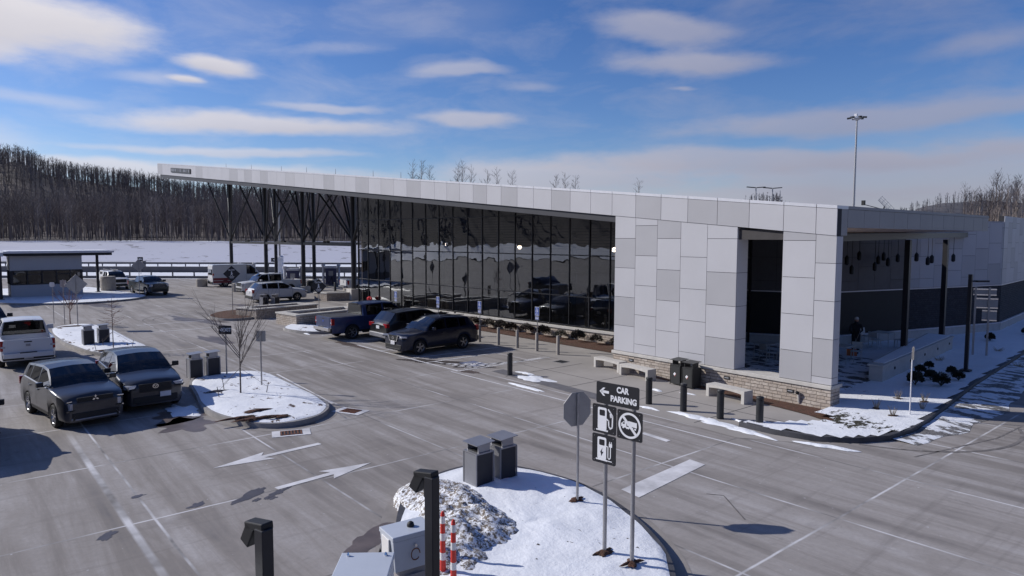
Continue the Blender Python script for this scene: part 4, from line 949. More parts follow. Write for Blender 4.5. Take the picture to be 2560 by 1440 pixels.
def planter(poly, h, label, fill='mulch', z=.0):
    cx = sum(p[0] for p in poly)/4; cy = sum(p[1] for p in poly)/4
    t = thing('stone_planter', label, 'planter', (cx, cy, 0), 0, 'stone planters beside the lot')
    P = [Vector((p[0]-cx, p[1]-cy)) for p in poly]
    a = sum(P[i].x*P[(i+1) % 4].y-P[(i+1) % 4].x*P[i].y for i in range(4))
    if a < 0: P = P[::-1]
    def inset(d):
        out = []
        for i in range(4):
            e1 = (P[i]-P[i-1]).normalized(); e2 = (P[(i+1) % 4]-P[i]).normalized(); n1 = Vector((-e1.y, e1.x)); n2 = Vector((-e2.y, e2.x)); m_ = (n1+n2); m_ = m_/max(.3, m_.dot(n1)); out.append(P[i]+m_*d)
        return out
    def ring(b, o, i_, z0, z1, mat):
        V = [(*p, z0) for p in o]+[(*p, z1) for p in o]+[(*p, z1) for p in i_]+[(*p, z0) for p in i_]
        F = []
        for k in range(4):
            j = (k+1) % 4; F += [(k, j, 4+j, 4+k), (4+k, 4+j, 8+j, 8+k), (8+k, 8+j, 12+j, 12+k)]
        b.add(V, F, mat)
    I = inset(.42)
    b = MB(); ring(b, P, inset(.40), 0, h-.09, 'stone_veneer'); b.build('wall_body', t)
    b = MB(); ring(b, inset(-.05), I, h-.088, h, 'cast_stone'); b.build('coping', t)
    b = MB(); b.add([(*p, h-.22) for p in I], [(0, 1, 2, 3)], fill); b.build('soil', t)
    return t
planter([(-38.6, -6.2), (-36.6, -5.5), (-37.3, -.8), (-39.3, -1.4)], .72, 'long stone planter with dry soil behind the small round island')
planter([(-33.4, -5.35), (-30.9, -5.05), (-31.8, .2), (-34.2, -.1)], .78, 'stone planter with a line of snow inside, beside the blue pickup', 'snow_patchy')
planter([(-47.9, 3.7), (-46.2, 4.1), (-45.0, 8.3), (-46.8, 8.3)], .72, 'stone planter in front of the last forecourt column')
planter([(-39.0, 2.4), (-38.0, 2.6), (-33.9, 3.2), (-34.6, 2.2)], .45, 'low pale stone planter wall by the glass doors', 'mulch')
# guard booth ---------------------------------------------------------------
t = thing('guard_booth', 'small flat-roofed grey booth with a band of dark windows', 'booth', (-64.5, -14.4, 0))
b = MB(); b.rng(-3.2, 0, -2.7, 2.75, .15, 1.3, 'booth_panel'); b.rng(-3.2, 0, -2.7, 2.75, 2.55, 3.85, 'booth_panel')
b.rng(-3.2, -2.9, -2.7, 2.75, 1.3, 2.55, 'booth_panel'); b.rng(-3.1, -.1, -2.6, 2.65, 1.28, 1.31, 'interior_dark')
for yy in (-2.69, 2.6): b.rng(-.15, 0, yy, yy+.12, 1.3, 2.55, 'black_steel')
b.build('wall', t)
b = MB()
for yy in (-2.55, -1.45, -.35, .75, 1.8): 
    b.rng(-.10, -.06, yy+.05, yy+1.0, 1.32, 2.53, 'booth_glass')
b.rng(-2.8, -.2, -2.66, -2.63, 1.32, 2.53, 'booth_glass'); gl = b.build('window', t)
b = MB()
for yy in (-2.52, -1.45, -.35, .75, 1.8, 2.7): b.rng(-.12, .03, yy-.05, yy+.03, 1.3, 2.55, 'black_steel')
for zc in (1.32, 2.53): b.rng(-.12, .035, -2.6, 2.7, zc-.04, zc+.04, 'black_steel')
for yy in (-1.45, .75): b.rng(-.12, .03, yy, yy+1.05, 2.18, 2.24, 'black_steel')
for xx in (-2.8, -1.5, -.2): b.rng(xx-.04, xx+.04, -2.74, -2.62, 1.3, 2.55, 'black_steel')
b.build('frame', gl)
b = MB(); b.rng(-4.2, .5, -3.0, 5.15, 3.86, 4.10, 'trim_black'); b.rng(-4.3, .62, -3.15, 5.3, 4.105, 4.27, 'coping'); b.rng(-4.0, .4, -2.9, 5.0, 4.275, 4.31, 'snow'); b.build('roof', t)
b = MB(); hexa(b, [(-3, -7.0, 3.7), (3.4, -6.8, 3.7), (.6, -3.16, 3.86), (-3, -3.16, 3.86), (-3, -7.0, 3.95), (3.4, -6.8, 3.95), (.6, -3.16, 4.2), (-3, -3.16, 4.2)], 'coping'); b.build('side_roof', t)
b = MB(); b.rng(-4, .2, -6.9, -3.3, .2, 3.68, 'booth_panel'); b.rng(.2, .22, -6.9, -3.3, .2, 1.1, 'barrier'); b.build('side_wall', t)
for (x, y) in ((-2.4, 4.35), (1.7, -3.5)):
    b = MB(); b.box((x, y, 2.0), (.22, .22, 3.8), 'black_steel'); b.box((x, y, .22), (.45, .45, .05), 'black_steel'); b.build('column', t)

# ------------------------------------------------------------------ vehicles
def ip(x, xs, ys): return float(np.interp(x, xs, ys))
def vehicle(name, label, cat, loc, rz, S, pm, group=None):
    """S: L W H wb r; fx,rx axle positions; top profile (x,z) list; belt (x,z) list; kind"""
    t = thing(name, label, cat, (*loc, 0), rz, group)
    Ln, W, H, r = S['L'], S['W'], S['H'], S['r']; fa, ra = S['fa'], S['ra']; hw = W/2
    xf, xr = Ln/2, -Ln/2; tp = sorted(S['top']); bl = sorted(S['belt']); base = S.get('zb', .30)
    tx = [p[0] for p in tp]; tz = [p[1] for p in tp]; bx_ = [p[0] for p in bl]; bz = [p[1] for p in bl]
    xc, xr0, xr1, xt = S['xc'], S['xr0'], S['xr1'], S['xt']
    bed = S.get('bed'); van = S.get('van')
    arch = r*1.17
    def halfw(x):
        a = ip(xf-x, [0, .05, .18, .5, 1.1], [.74, .84, .92, .975, 1.0]); c = ip(x-xr, [0, .05, .2, .6], [.86, .91, .965, 1.0] if not van else [.95, .97, .99, 1])
        return hw*min(a, c)
    def zbot(x):
        z = base + ip(xf-x, [0, .3], [-.04, 0])
        for c in (fa, ra):
            d = abs(x-c)
            if d < arch: z = max(z, r*.98+math.sqrt(arch*arch-d*d)*.98)
        return z
    xs = set([xf, xf-.04, xf-.12, xf-.28, xf-.55, xr, xr+.05, xr+.14, xr+.4])
    for c in (fa, ra):
        for k in range(13): xs.add(c+arch*math.cos(math.pi*k/12)); 
        xs.add(c+arch*1.02); xs.add(c-arch*1.02)
    for p in tp: xs.add(p[0])
    for p in S['pil']: xs.add(p)
    xs |= {xc, xr0, xr1, xt, (xc+xr0)/2, (xr1+xt)/2}
    if bed: xs |= {bed['x'], bed['x']-.03, xr+.07}
    xs = sorted(x for x in xs if xr-1e-6 <= x <= xf+1e-6)
    q = [xs[0]]
    for x in xs[1:]:
        if x-q[-1] > .012: q.append(x)
    xs = q
    wroof = hw*S.get('wroof', .72)
    def section(x):
        w_ = halfw(x); zb = zbot(x); be = ip(x, bx_, bz); zt = ip(x, tx, tz); be = min(be, zt-.03); zb = min(zb, be-.12)
        s = max(0, min(1, (zt-.10-be)/(H-.10-be))) if H-.10 > be else 0
        zm = zb+(be-zb)*.45
        P = [(w_*.955, zb), (w_*.985, zb+(be-zb)*.14), (w_*1.0, zm), (w_*.992, zb+(be-zb)*.80), (w_*.965, be-.015)]
        inbed = bed and x < bed['x']-.015
        if inbed:
            end = x < xr+.065
            fl = be if end else bed['floor']; ra_ = w_*.86
            P += [(w_*.93, be), (w_*.86, be), (w_*.855, fl), (w_*.5, fl), (0, fl)]
        else:
            y5 = w_*.93; y6 = y5*(1-s)+min(w_, wroof*1.05)*s; z6 = be+.01+(max(zt-.085, be+.01)-be-.01)*1.0
            y7 = y6-.045 if s > .05 else w_*.84; z7 = zt-.025 if s > .05 else be+(zt-be)*.55
            P += [(y5, be+.008), (y6 if s > .05 else w_*.90, z6 if s > .05 else be+.014), (y7, z7), (y7*.55, zt+.004), (0, zt+(.03 if s < .05 else .02))]
        return P
    sec = [section(x) for x in xs]; nr = 10
    V = []; 
    for x, P in zip(xs, sec):
        rowV = [(x, y, z) for (y, z) in P]+[(x, -y, z) for (y, z) in P[-2::-1]]
        V += rowV
    m = 2*nr-1
    cells = {'body': [], 'windshield': [], 'rear_window': [], 'side_window': []}
    pils = sorted(S['pil'])
    def sidewin(x0, x1):
        for (a, c) in S['win']:
            if x0 >= a-1e-4 and x1 <= c+1e-4: return True
        return False
    for i in range(len(xs)-1):
        x0, x1 = xs[i], xs[i+1]
        for j in range(m-1):
            k = j if j < nr-1 else m-2-j       # row index from the outside in
            f = (i*m+j, (i+1)*m+j, (i+1)*m+j+1, i*m+j+1)
            part = 'body'
            if k in (7, 8) or (k == 6 and False):
                if x0 >= xr0-1e-4 and x1 <= xc+1e-4: part = 'windshield'
                elif not bed and x0 >= xt-1e-4 and x1 <= xr1+1e-4 and S.get('rearglass', True): part = 'rear_window'
            if k == 5 and sidewin(x0, x1): part = 'side_window'
            cells[part].append(f[::-1])
    # nose and tail faces
    for e, rev in ((0, False), (len(xs)-1, True)):
        for k in range(nr-1):
            a, c = e*m+k, e*m+k+1; a2, c2 = e*m+m-1-k, e*m+m-1-k-1
            f = (a, c, c2, a2) if c != c2 else (a, c, a2)
            cells['body'].append(f if rev else f[::-1])
    b = MB(); b.add(V, cells['body'], pm)
    # floor and wheel wells keep daylight out
    b.rng(xr+.15, xf-.15, -hw*.80, hw*.80, base-.05, min(.72, base+.4), 'trim_black')
    for c in (fa, ra): b.rng(c-arch, c+arch, -hw*.84, hw*.84, base+.05, r+arch*.9, 'trim_black')
    body = b.build('body', t, smooth=32)
    def sub(nm, fs, mat, parent, out=.006):
        used = {}; VV = []; FF = []
        for f in fs:
            g = []
            for i in f:
                if i not in used:
                    used[i] = len(VV); x, y, z = V[i]; VV.append((x, y+(out if y > 0 else -out)*(1 if abs(y) > .01 else 0), z+out*.5))
                g.append(used[i])
            FF.append(tuple(g))
        if FF: bb = MB(); bb.add(VV, FF, mat); return bb.build(nm, parent, smooth=30)
    for nm in ('windshield', 'rear_window'): sub(nm, cells[nm], 'car_glass', t, 0.0)
    L_, R_ = [f for f in cells['side_window'] if V[f[0]][1] > 0], [f for f in cells['side_window'] if V[f[0]][1] <= 0]
    sub('side_window', L_, 'car_glass', t, 0.0); sub('side_window', R_, 'car_glass', t, 0.0)
    b = MB(); b.rng(min(xr1, xt)+.35, xc-.35, -hw*.80, hw*.80, base+.3, ip(0, bx_, bz)-.06, 'trim_black')      # seats and dash in shadow
    if not bed: 
        for sx in (xc-1.25, xc-2.1):
            if sx > xt+.3:
                for sy in (-.38, .38): b.box((sx, sy*hw, ip(sx, bx_, bz)+.10), (.12, .42, .42), 'trim_black')
    else:
        for sy in (-.38, .38): b.box((xc-1.2, sy*hw, ip(0, bx_, bz)+.10), (.12, .42, .42), 'trim_black')
    b.build('seats', t)
    # shut lines, handles
    def side_pt(x, z, s):
        P = section(x)
        for k in range(4):
            if P[k][1] <= z <= P[k+1][1]:
                u = (z-P[k][1])/(P[k+1][1]-P[k][1]+1e-6); return (x, s*(P[k][0]+(P[k+1][0]-P[k][0])*u+.003), z)
        return (x, s*(P[4][0]+.003), z)
    b = MB()
    for s in (1, -1):
        for x in S['doors']:
            zs = np.linspace(zbot(x)+.08, ip(x, bx_, bz)-.02, 6)
            for za, zc in zip(zs[:-1], zs[1:]):
                a, c = side_pt(x-.007, za, s), side_pt(x-.007, zc, s); a2, c2 = side_pt(x+.007, za, s), side_pt(x+.007, zc, s)
                b.add([a, a2, c2, c], [(0, 1, 2, 3) if s < 0 else (3, 2, 1, 0)], 'trim_black')
        # dark sill
        for x0 in np.arange(ra+arch+.03, fa-arch-.1, .1):
            x1 = x0+.1; zz = zbot((x0+x1)/2)
            a, a2, c2, c = side_pt(x0, zz+.004, s), side_pt(x1, zz+.004, s), side_pt(x1, zz+.11, s), side_pt(x0, zz+.11, s)
            b.add([(p[0], p[1]+s*.004, p[2]) for p in (a, a2, c2, c)], [(0, 1, 2, 3) if s < 0 else (3, 2, 1, 0)], S.get('sill', 'trim_black'))
    b.build('trim', t)
    for s in (1, -1):
        for hx in S['handles']:
            p = side_pt(hx, ip(hx, bx_, bz)-.17, s); b = MB(); b.box((p[0], p[1]+s*.02, p[2]), (.2, .04, .035), S.get('handlem', pm)); b.build('door_handle', t)
        mx = xc-.42 if not S.get('mx') else S['mx']; mz = ip(mx, bx_, bz)+.10; b = MB(); ms = S.get('mirror', 1.0)
        b.box((mx, s*(hw+.12), mz), (.13*ms, .20*ms, .15*ms), S.get('mirm', pm), rz=s*-.15); b.box((mx+.02, s*(hw+.0), mz-.06), (.08, .18, .04), 'trim_black'); b.build('mirror', t, bevel=.02)
        # lamps
        hd = S['head']; b = MB(); 
        b.box((xf-.13, s*(hw*.70), hd[0]), (.26, hd[2], hd[1]), 'lamp_clear', rz=s*-.42); b.box((xf-.10, s*(hw*.70), hd[0]-hd[1]*.5-.02), (.26, hd[2]+.04, .03), 'trim_black', rz=s*-.42); b.build('headlight', t, bevel=.012)
        tl = S['tail']; b = MB(); b.box((xr+.085, s*(hw*.955-tl[2]/2), tl[0]), (.17, tl[2], tl[1]), 'lamp_red', rz=s*.10)
        if tl[1] > .3: b.box((xr+.075, s*(hw*.955-tl[2]/2), tl[0]-.05), (.18, tl[2]*.8, tl[1]*.18), 'lamp_clear', rz=s*.10)
        b.build('taillight', t, bevel=.01)
    # face
    g = S['grille']; b = MB(); b.box((xf-.005, 0, g[0]), (.05, g[2], g[1]), 'trim_black')
    for k in range(g[3]):
        z = g[0]-g[1]/2+g[1]*(k+.5)/g[3]; b.box((xf+.022, 0, z), (.012, g[2]*.94, .018), S.get('bars', 'trim_black'))
    if S.get('chrome'):
        for s in (1, -1): b.box((xf+.012, s*(g[2]*.5-.02), g[0]), (.04, .045, g[1]*1.05), 'chrome', rx=s*-.35)
        b.box((xf+.015, 0, g[0]-g[1]*.5), (.04, g[2]*.72, .04), 'chrome')
    b.build('grille', t)
    b = MB(); b.box((xf-.06, 0, base+.13), (.18, W*.70, .20), 'trim_black'); b.box((xf-.02, 0, base+.03), (.12, W*.62, .05), S.get('skid', 'trim_black'))
    if S.get('skid'):
        for s in (1, -1): b.box((xf-.02, s*W*.33, base+.10), (.10, .05, .19), S['skid'], rx=s*.6)
        b.box((xf-.0, 0, base+.21), (.05, W*.62, .035), S['skid'])
    b.build('front_bumper', t, bevel=.015)
    b = MB(); rb = S.get('rbump', 'trim_black'); b.box((xr+.04, 0, base+.16), (.20, W*.88, .24), rb); b.build('rear_bumper', t, bevel=.03)
    b = MB(); b.box((xr-.012 if not bed else xr-.065, 0, S['rp']), (.02, .32, .16), 'plate'); b.build('licence_plate', t)
    if S.get('fp'): b = MB(); b.box((xf+.045, S.get('fpy', 0), S['fp']), (.02, .32, .16), 'plate'); b.build('licence_plate', t)
    if S.get('badge'):
        b = MB()
        if S['badge'] == 'tri':
            for k in range(3):
                a = math.pi/2+k*2.0944; c = Vector((0, math.cos(a)*.055, math.sin(a)*.055)); p = [c+Vector((0, math.cos(a+q_)*rr, math.sin(a+q_)*rr)) for q_, rr in ((0, .05), (math.pi/2, .028), (math.pi, .05), (-math.pi/2, .028))]
                b.add([(xf+.03, v.y, v.z+S['bz']) for v in p], [(0, 1, 2, 3)], 'chrome')
        else:
            for k in range(14):
                a0, a1 = 6.2832*k/14, 6.2832*(k+1)/14
                b.add([(xf+.035, math.cos(a)*rr*1.25, math.sin(a)*rr+S['bz']) for a, rr in ((a0, .055), (a1, .055), (a1, .072), (a0, .072))], [(0, 1, 2, 3)], 'chrome')
            b.add([(xf+.035, y, z+S['bz']) for y, z in ((-.06, .03), (-.045, .035), (0, -.01), (.045, .035), (.06, .03), (0, -.035))], [(0, 1, 2, 5), (5, 2, 3, 4)], 'chrome')
        b.build('badge', t)
    if S.get('bracket'):
        for s in (1, -1):
            b = MB(); y = s*hw*.60
            for (dy, z, ly, lz) in ((s*.10, .90, .30, .03), (s*-.06, .76, .03, .30), (s*.10, .61, .30, .03)): b.box((xf-.025-abs(dy)*.25, y+dy, z), (.06, ly, lz), 'chrome', rz=s*-.38)
            b.build('chrome_bracket', t)
    if S.get('rails'):
        for s in (1, -1):
            b = MB(); b.tube((xr0-.3, s*wroof*.92, H+.035), (xr1+.15, s*wroof*.92, H+.02), .018, .018, S['rails'], 6); b.build('roof_rail', t)
    if S.get('fin'): b = MB(); b.box((xr1+.25, 0, H+.05), (.16, .03, .07), 'trim_black', taper=.4); b.build('antenna', t)
    if bed:
        b = MB(); gx = bed['x']-.02; b.add([(gx-.02, -wroof*.95, H-.12), (gx-.02, wroof*.95, H-.12), (gx-.025, wroof*1.08, ip(gx, bx_, bz)+.06), (gx-.025, -wroof*1.08, ip(gx, bx_, bz)+.06)], [(0, 1, 2, 3)], 'car_glass')
        b.v = [(x-.012, y, z) for x, y, z in b.v]; b.build('rear_window', t)
        b = MB(); b.add([(gx-.018, -wroof, H-.09), (gx-.018, wroof, H-.09), (gx-.022, wroof*1.14, ip(gx, bx_, bz)+.02), (gx-.022, -wroof*1.14, ip(gx, bx_, bz)+.02)], [(0, 1, 2, 3)], 'trim_black')
        b.rng(gx-.05, gx+.01, -.35, .35, H-.09, H-.05, 'trim_black'); b.build('window_surround', t)
        b = MB(); tz_ = ip(xr+.1, bx_, bz); b.rng(xr-.012, xr+.02, -hw*.70, hw*.70, base+.34, tz_-.02, pm); b.rng(xr-.022, xr-.010, -.14, .14, tz_-.13, tz_-.08, 'trim_black'); tg = b.build('tailgate', t, bevel=.01)
        b = MB(); b.box((xr-.02, 0, tz_-.24), (.012, .16, .10), bed.get('em', 'bin_frame')); b.build('tailgate_emblem', t)
        b = MB(); b.box((xr-.06, 0, base+.23), (.22, W*.86, .20), bed.get('bump', 'chrome')); b.box((xr-.1, 0, base+.33), (.16, .6, .03), 'trim_black'); b.build('step_bumper', t, bevel=.03)
        if bed.get('cover'): b = MB(); b.rng(xr+.06, bed['x']-.04, -hw*.86, hw*.86, ip(xr+.1, bx_, bz)-.03, ip(xr+.1, bx_, bz)+.012, 'cover'); b.build('bed_cover', t)
        if bed.get('cap'):
            b = MB(); z0 = ip(xr+.1, bx_, bz); P = [(xr+.1, -hw*.88, z0), (bed['x']-.05, -hw*.88, z0), (bed['x']-.05, hw*.88, z0), (xr+.1, hw*.88, z0), (xr+.28, -hw*.74, H-.02), (bed['x']-.05, -hw*.74, H-.02), (bed['x']-.05, hw*.74, H-.02), (xr+.28, hw*.74, H-.02)]
            hexa(b, P, pm); b.build('bed_cap', t, bevel=.03)
            for s in (1, -1):
                b = MB(); b.add([(xr+.5, s*hw*.85, z0+.10), (bed['x']-.35, s*hw*.85, z0+.10), (bed['x']-.35, s*hw*.785, H-.16), (xr+.55, s*hw*.785, H-.16)], [(0, 1, 2, 3) if s < 0 else (3, 2, 1, 0)], 'car_glass'); b.build('cap_window', t)
            b = MB()
            for s in (1, -1): b.box(((xr+bed['x'])/2, s*.35, H+.10), (1.9, .05, .05), 'galv_steel')
            for k in range(3): b.box(((xr+bed['x'])/2-.7+k*.7, 0, H+.06), (.05, 1.1, .05), 'galv_steel')
            b.box((bed['x']+.5, .1, H+.10), (1.6, .5, .10), 'chrome'); b.build('roof_rack', t)
        b = MB()
        for s in (1, -1): b.tube((ra+arch+.15, s*(hw-.02), base-.03), (fa-arch-.1, s*(hw-.02), base-.03), .05, .05, 'chrome' if bed.get('steps') else 'trim_black', 8)
        b.build('side_step', t)
    # wheels
    for x in (fa, ra):
        for s in (1, -1):
            y = s*(hw-.13)
            b = MB(); b.lathe((x, y, r), [(.001, -.06*s), (r*.60, -.06*s), (r*.60, .02*s), (.001, .02*s)], 'trim_black', 20, 'Y', False); wh = b.build('wheel', t)
            b = MB(); pr = [(r*.66, -.10), (r*.90, -.115), (r*.985, -.08), (r, -.03), (r, .04), (r*.985, .09), (r*.90, .118), (r*.66, .10)]
            b.lathe((x, y, r), [(a, c*s) for a, c in pr], 'rubber', 28, 'Y', False); b.build('tyre', wh, smooth=40)
            b = MB(); pr = [(r*.68, .085), (r*.655, .10), (r*.62, .085), (r*.60, .0)]
            b.lathe((x, y, r), [(a, c*s) for a, c in pr], S.get('rim', 'alloy'), 28, 'Y', False)
            b.lathe((x, y, r), [(r*.17, .05*s), (r*.16, .085*s), (.001, .09*s)], S.get('rim', 'alloy'), 12, 'Y', False)
            ns = S.get('spokes', 5)
            for k in range(ns):
                for dd in ((-.10, .10) if ns == 5 else (0,)):
                    a = 2*math.pi*(k+.2)/ns; c_, s_ = math.cos(a+dd*1.6), math.sin(a+dd*1.6); c0, s0 = math.cos(a+dd*.6), math.sin(a+dd*.6)
                    b.tube((x+c0*r*.12, y+s*.078, r+s0*r*.12), (x+c_*r*.62, y+s*.082, r+s_*r*.62), r*.05, r*.055, S.get('rim', 'alloy'), 4, False)
            b.build('rim', wh, smooth=40)
    return t
simple('cover', (0.045, 0.045, 0.05), 0.6, var=.2)
def suv(L_=4.65, W=1.86, H=1.70, wb=2.70, fo=.92, **k):
    xf = L_/2; fa = xf-fo; ra = fa-wb; z1 = k.pop('hood', 1.05); h = H
    S = dict(L=L_, W=W, H=H, r=.36, fa=fa, ra=ra, xc=xf-1.22, xr0=xf-2.02, xr1=-xf+.62, xt=-xf+.22,
             top=[(xf, z1-.22), (xf-.04, z1-.12), (xf-.14, z1-.05), (xf-.45, z1), (xf-1.22, z1+.09), (xf-1.6, h-.26), (xf-2.02, h-.05), (xf-2.6, h), (-xf+1.4, h-.03), (-xf+.62, h-.09), (-xf+.22, 1.20), (-xf+.08, 1.08), (-xf, .98)],
             belt=[(xf, z1-.26), (xf-.3, z1-.09), (xf-1.22, z1+.05), (0, z1+.08), (-xf+.7, z1+.14), (-xf, .95)],
             pil=[xf-1.62, xf-1.45, xf-2.50, xf-2.58, -xf+1.32, -xf+1.24, -xf+.85], win=[(xf-2.50, xf-1.45), (-xf+1.32, xf-2.58), (-xf+.85, -xf+1.24)],
             doors=[xf-1.35, xf-2.54, ra+.28], handles=[xf-2.35, xf-3.2], head=(z1-.22, .13, .42), tail=(1.0, .26, .30), grille=(z1-.25, .22, .95, 4), rp=.86, fin=True)
    S.update(k); return S
def pickup(L_=5.8, W=1.98, H=1.92, wb=3.60, fo=.98, **k):
    xf = L_/2; fa = xf-fo; ra = fa-wb; bxx = k.pop('bx', ra+.72); z1 = k.pop('hood', 1.18); h = H
    bd = dict(x=bxx, floor=.82); bd.update(k.pop('bedk', {}))
    S = dict(L=L_, W=W, H=H, r=.40, fa=fa, ra=ra, xc=xf-1.35, xr0=xf-2.05, xr1=bxx+.06, xt=bxx, zb=.40, wroof=.70,
             top=[(xf, z1-.20), (xf-.04, z1-.08), (xf-.16, z1-.02), (xf-.5, z1+.03), (xf-1.35, z1+.09), (xf-1.7, h-.26), (xf-2.05, h-.05), (xf-2.6, h), (bxx+.3, h-.02), (bxx, h-.06), (bxx-.03, h-.06), (bxx-.035, 1.33), (-xf, 1.33)],
             belt=[(xf, z1-.24), (xf-.3, z1-.06), (xf-1.35, z1+.04), (bxx, z1+.08), (bxx-.1, z1+.10), (-xf, z1+.10)],
             pil=[xf-1.72, xf-1.55, xf-2.62, xf-2.72, bxx+.22], win=[(xf-2.62, xf-1.55), (bxx+.22, xf-2.72)],
             doors=[xf-1.42, xf-2.67, bxx+.02], handles=[xf-2.5, bxx+.35], head=(z1-.20, .24, .34), tail=(1.06, .40, .16), grille=(z1-.22, .34, 1.10, 5), rp=.55, bed=bd, mirror=1.35)
    S.update(k); return S
def vloc(x, y): return (x, y)
G1 = 'vehicles parked around the tree island'
vehicle('parked_car', 'charcoal grey SUV with chrome lined face in the foreground of the lot', 'car', (-15.15, -18.95), R(9), suv(4.71, 1.86, 1.74, 2.71, hood=1.10, head=(.74, .20, .24), bracket=True, skid='bin_frame', chrome=False, badge='tri', bz=.93, grille=(.92, .14, 1.0, 3), rims='alloy', rails=None), 'paint_charcoal').scale = (.93, .95, .95)
vehicle('parked_car', 'dark graphite SUV with a front plate beside the tree island', 'car', (-16.15, -16.85), R(1), suv(4.58, 1.84, 1.69, 2.70, hood=1.06, fp=.56, fpy=.28, badge='oval', bz=.84, grille=(.80, .26, .95, 5), mirm='trim_black', head=(.86, .10, .40)), 'paint_graphite')
vehicle('pickup_truck', 'white pickup seen from behind with an empty open bed', 'pickup truck', (-27.9, -19.15), R(179), pickup(5.82, 2.02, 1.94, 3.57, bedk=dict(bump='paint_white', steps=True), tail=(1.04, .42, .20)), 'paint_white')
vehicle('parked_car', 'blue-grey SUV behind the white pickup at the left edge', 'car', (-38.0, -20.1), R(5), suv(4.7, 1.88, 1.74, mirror=1.3, mirm='trim_black'), 'paint_green')
vehicle('parked_car', 'dark car cut off by the left edge in the foreground', 'car', (-13.0, -21.95), R(2), suv(4.6, 1.85, 1.66, mirm='trim_black'), 'paint_black')
vehicle('pickup_truck', 'blue crew cab pickup with a covered bed beside the stone planter', 'pickup truck', (-25.15, -3.0), R(92), pickup(5.89, 2.03, 1.94, 3.68, bedk=dict(cover=True, bump='chrome', em='sign_blue'), tail=(1.03, .34, .20), spokes=6), 'paint_blue')
vehicle('parked_car', 'black SUV seen from behind between the blue pickup and the navy one', 'car', (-22.1, -1.85), R(91), suv(4.80, 1.92, 1.72, 2.86, rails='chrome', tail=(.98, .20, .42), skid='bin_frame', rbump='bin_frame'), 'paint_black')
vehicle('parked_car', 'dark navy SUV with chrome grille facing out of its bay', 'car', (-18.45, -3.2), R(-86), suv(4.65, 1.84, 1.70, 2.70, chrome=True, fp=.60, badge='oval', bz=.84, grille=(.82, .28, .70, 3), rails='chrome', head=(.90, .07, .46)), 'paint_navy')
vehicle('parked_car', 'white SUV with dark windows driving past the planters', 'car', (-49.05, .75), R(89), suv(4.81, 1.90, 1.72, 2.82, rails='trim_black', tail=(.98, .30, .26)), 'paint_white')
vehicle('pickup_truck', 'white pickup facing out beside the nearest fuel pump', 'pickup truck', (-58.3, 3.55), R(-88), pickup(6.1, 2.05, 1.98, 3.9), 'paint_white')
vehicle('pickup_truck', 'white utility pickup with its tail towards the last forecourt column', 'pickup truck', (-53.6, 12.4), R(88), pickup(6.0, 2.03, 1.95, 3.8, bedk=dict(bump='bin_frame')), 'paint_white')
vehicle('pickup_truck', 'white pickup with a bed cap and roof rack by the booth', 'pickup truck', (-74.4, -7.4), R(3), pickup(5.7, 1.95, 1.93, 3.5, bedk=dict(cap=True)), 'paint_white')
vehicle('pickup_truck', 'dark green pickup rounding the snowy booth island', 'pickup truck', (-63.9, -6.25), R(8), pickup(5.6, 1.95, 1.82, 3.5, bars='bin_frame'), 'paint_green')
def van_():
    xf = 2.95
    S = dict(L=5.9, W=2.03, H=2.52, r=.37, fa=xf-.95, ra=xf-.95-3.6, xc=xf-.75, xr0=xf-1.75, xr1=-xf+.10, xt=-xf+.04, zb=.32, wroof=.86, van=True, rearglass=False,
             top=[(xf, 1.0), (xf-.05, 1.12), (xf-.2, 1.24), (xf-.75, 1.50), (xf-1.25, 2.10), (xf-1.75, 2.45), (xf-2.4, 2.52), (-xf+.2, 2.52), (-xf+.03, 2.46), (-xf, 2.40)],
             belt=[(xf, .96), (xf-.3, 1.15), (xf-.75, 1.36), (0, 1.42), (-xf, 1.42)], pil=[xf-1.2, xf-2.2, xf-1.35], win=[(xf-2.2, xf-1.2)], doors=[xf-1.15, xf-2.25, xf-3.5], handles=[xf-2.1], head=(.92, .30, .30), tail=(1.25, .55, .12), grille=(.82, .22, 1.0, 3), rp=.75, mirror=1.5, mirm='trim_black')
    return S
simple('safety_dull', (0.20, 0.035, 0.04), .6)
tv = vehicle('delivery_van', 'white high roof cargo van with faded red stripes under the forecourt roof', 'van', (-70.2, 4.35), R(88), van_(), 'paint_white')
b = MB(); b.rng(-2.97, -2.955, -.82, -.05, 1.35, 2.0, 'car_glass'); b.rng(-2.97, -2.955, .05, .82, 1.35, 2.0, 'car_glass'); b.build('rear_window', tv)
b = MB(); b.rng(-2.9, -1.0, -1.026, -1.02, .75, 1.02, 'safety_dull'); b.rng(-2.9, -.9, -1.026, -1.02, .46, .70, 'safety_dull'); b.build('stripe', tv)


# ------------------------------------------------------------------ street furniture
proto = None
for (x, y), lb in (((-4.38, -3.79), 'dark cylindrical bollard nearest the pair of stone benches'), ((-3.05, -3.70), 'dark cylindrical bollard in front of the wall-side waste bins'), ((-1.76, -3.59), 'dark cylindrical bollard in front of the right-hand stone bench'),
                   ((-.50, -3.48), 'dark cylindrical bollard nearest the building corner'), ((-11.08, -4.31), 'lone dark bollard beside the puddle and a snow patch')):
    if proto is None:
        t = proto = thing('bollard', lb, 'bollard', (x, y, 0), 0, 'dark bollards along the forecourt walk')
        b = MB(); b.lathe((0, 0, 0), [(.108, 0), (.108, .80), (.103, .805)], 'bollard_dark', 24); b.build('post', t, smooth=35)
        b = MB(); b.lathe((0, 0, .806), [(.085, 0), (.085, .03), (.112, .032), (.112, .09), (.095, .112), (.04, .122)], 'bollard_dark', 24); b.build('cap', t, smooth=35)
    else: dup(proto, (x, y, 0), 0, lb)
proto = None
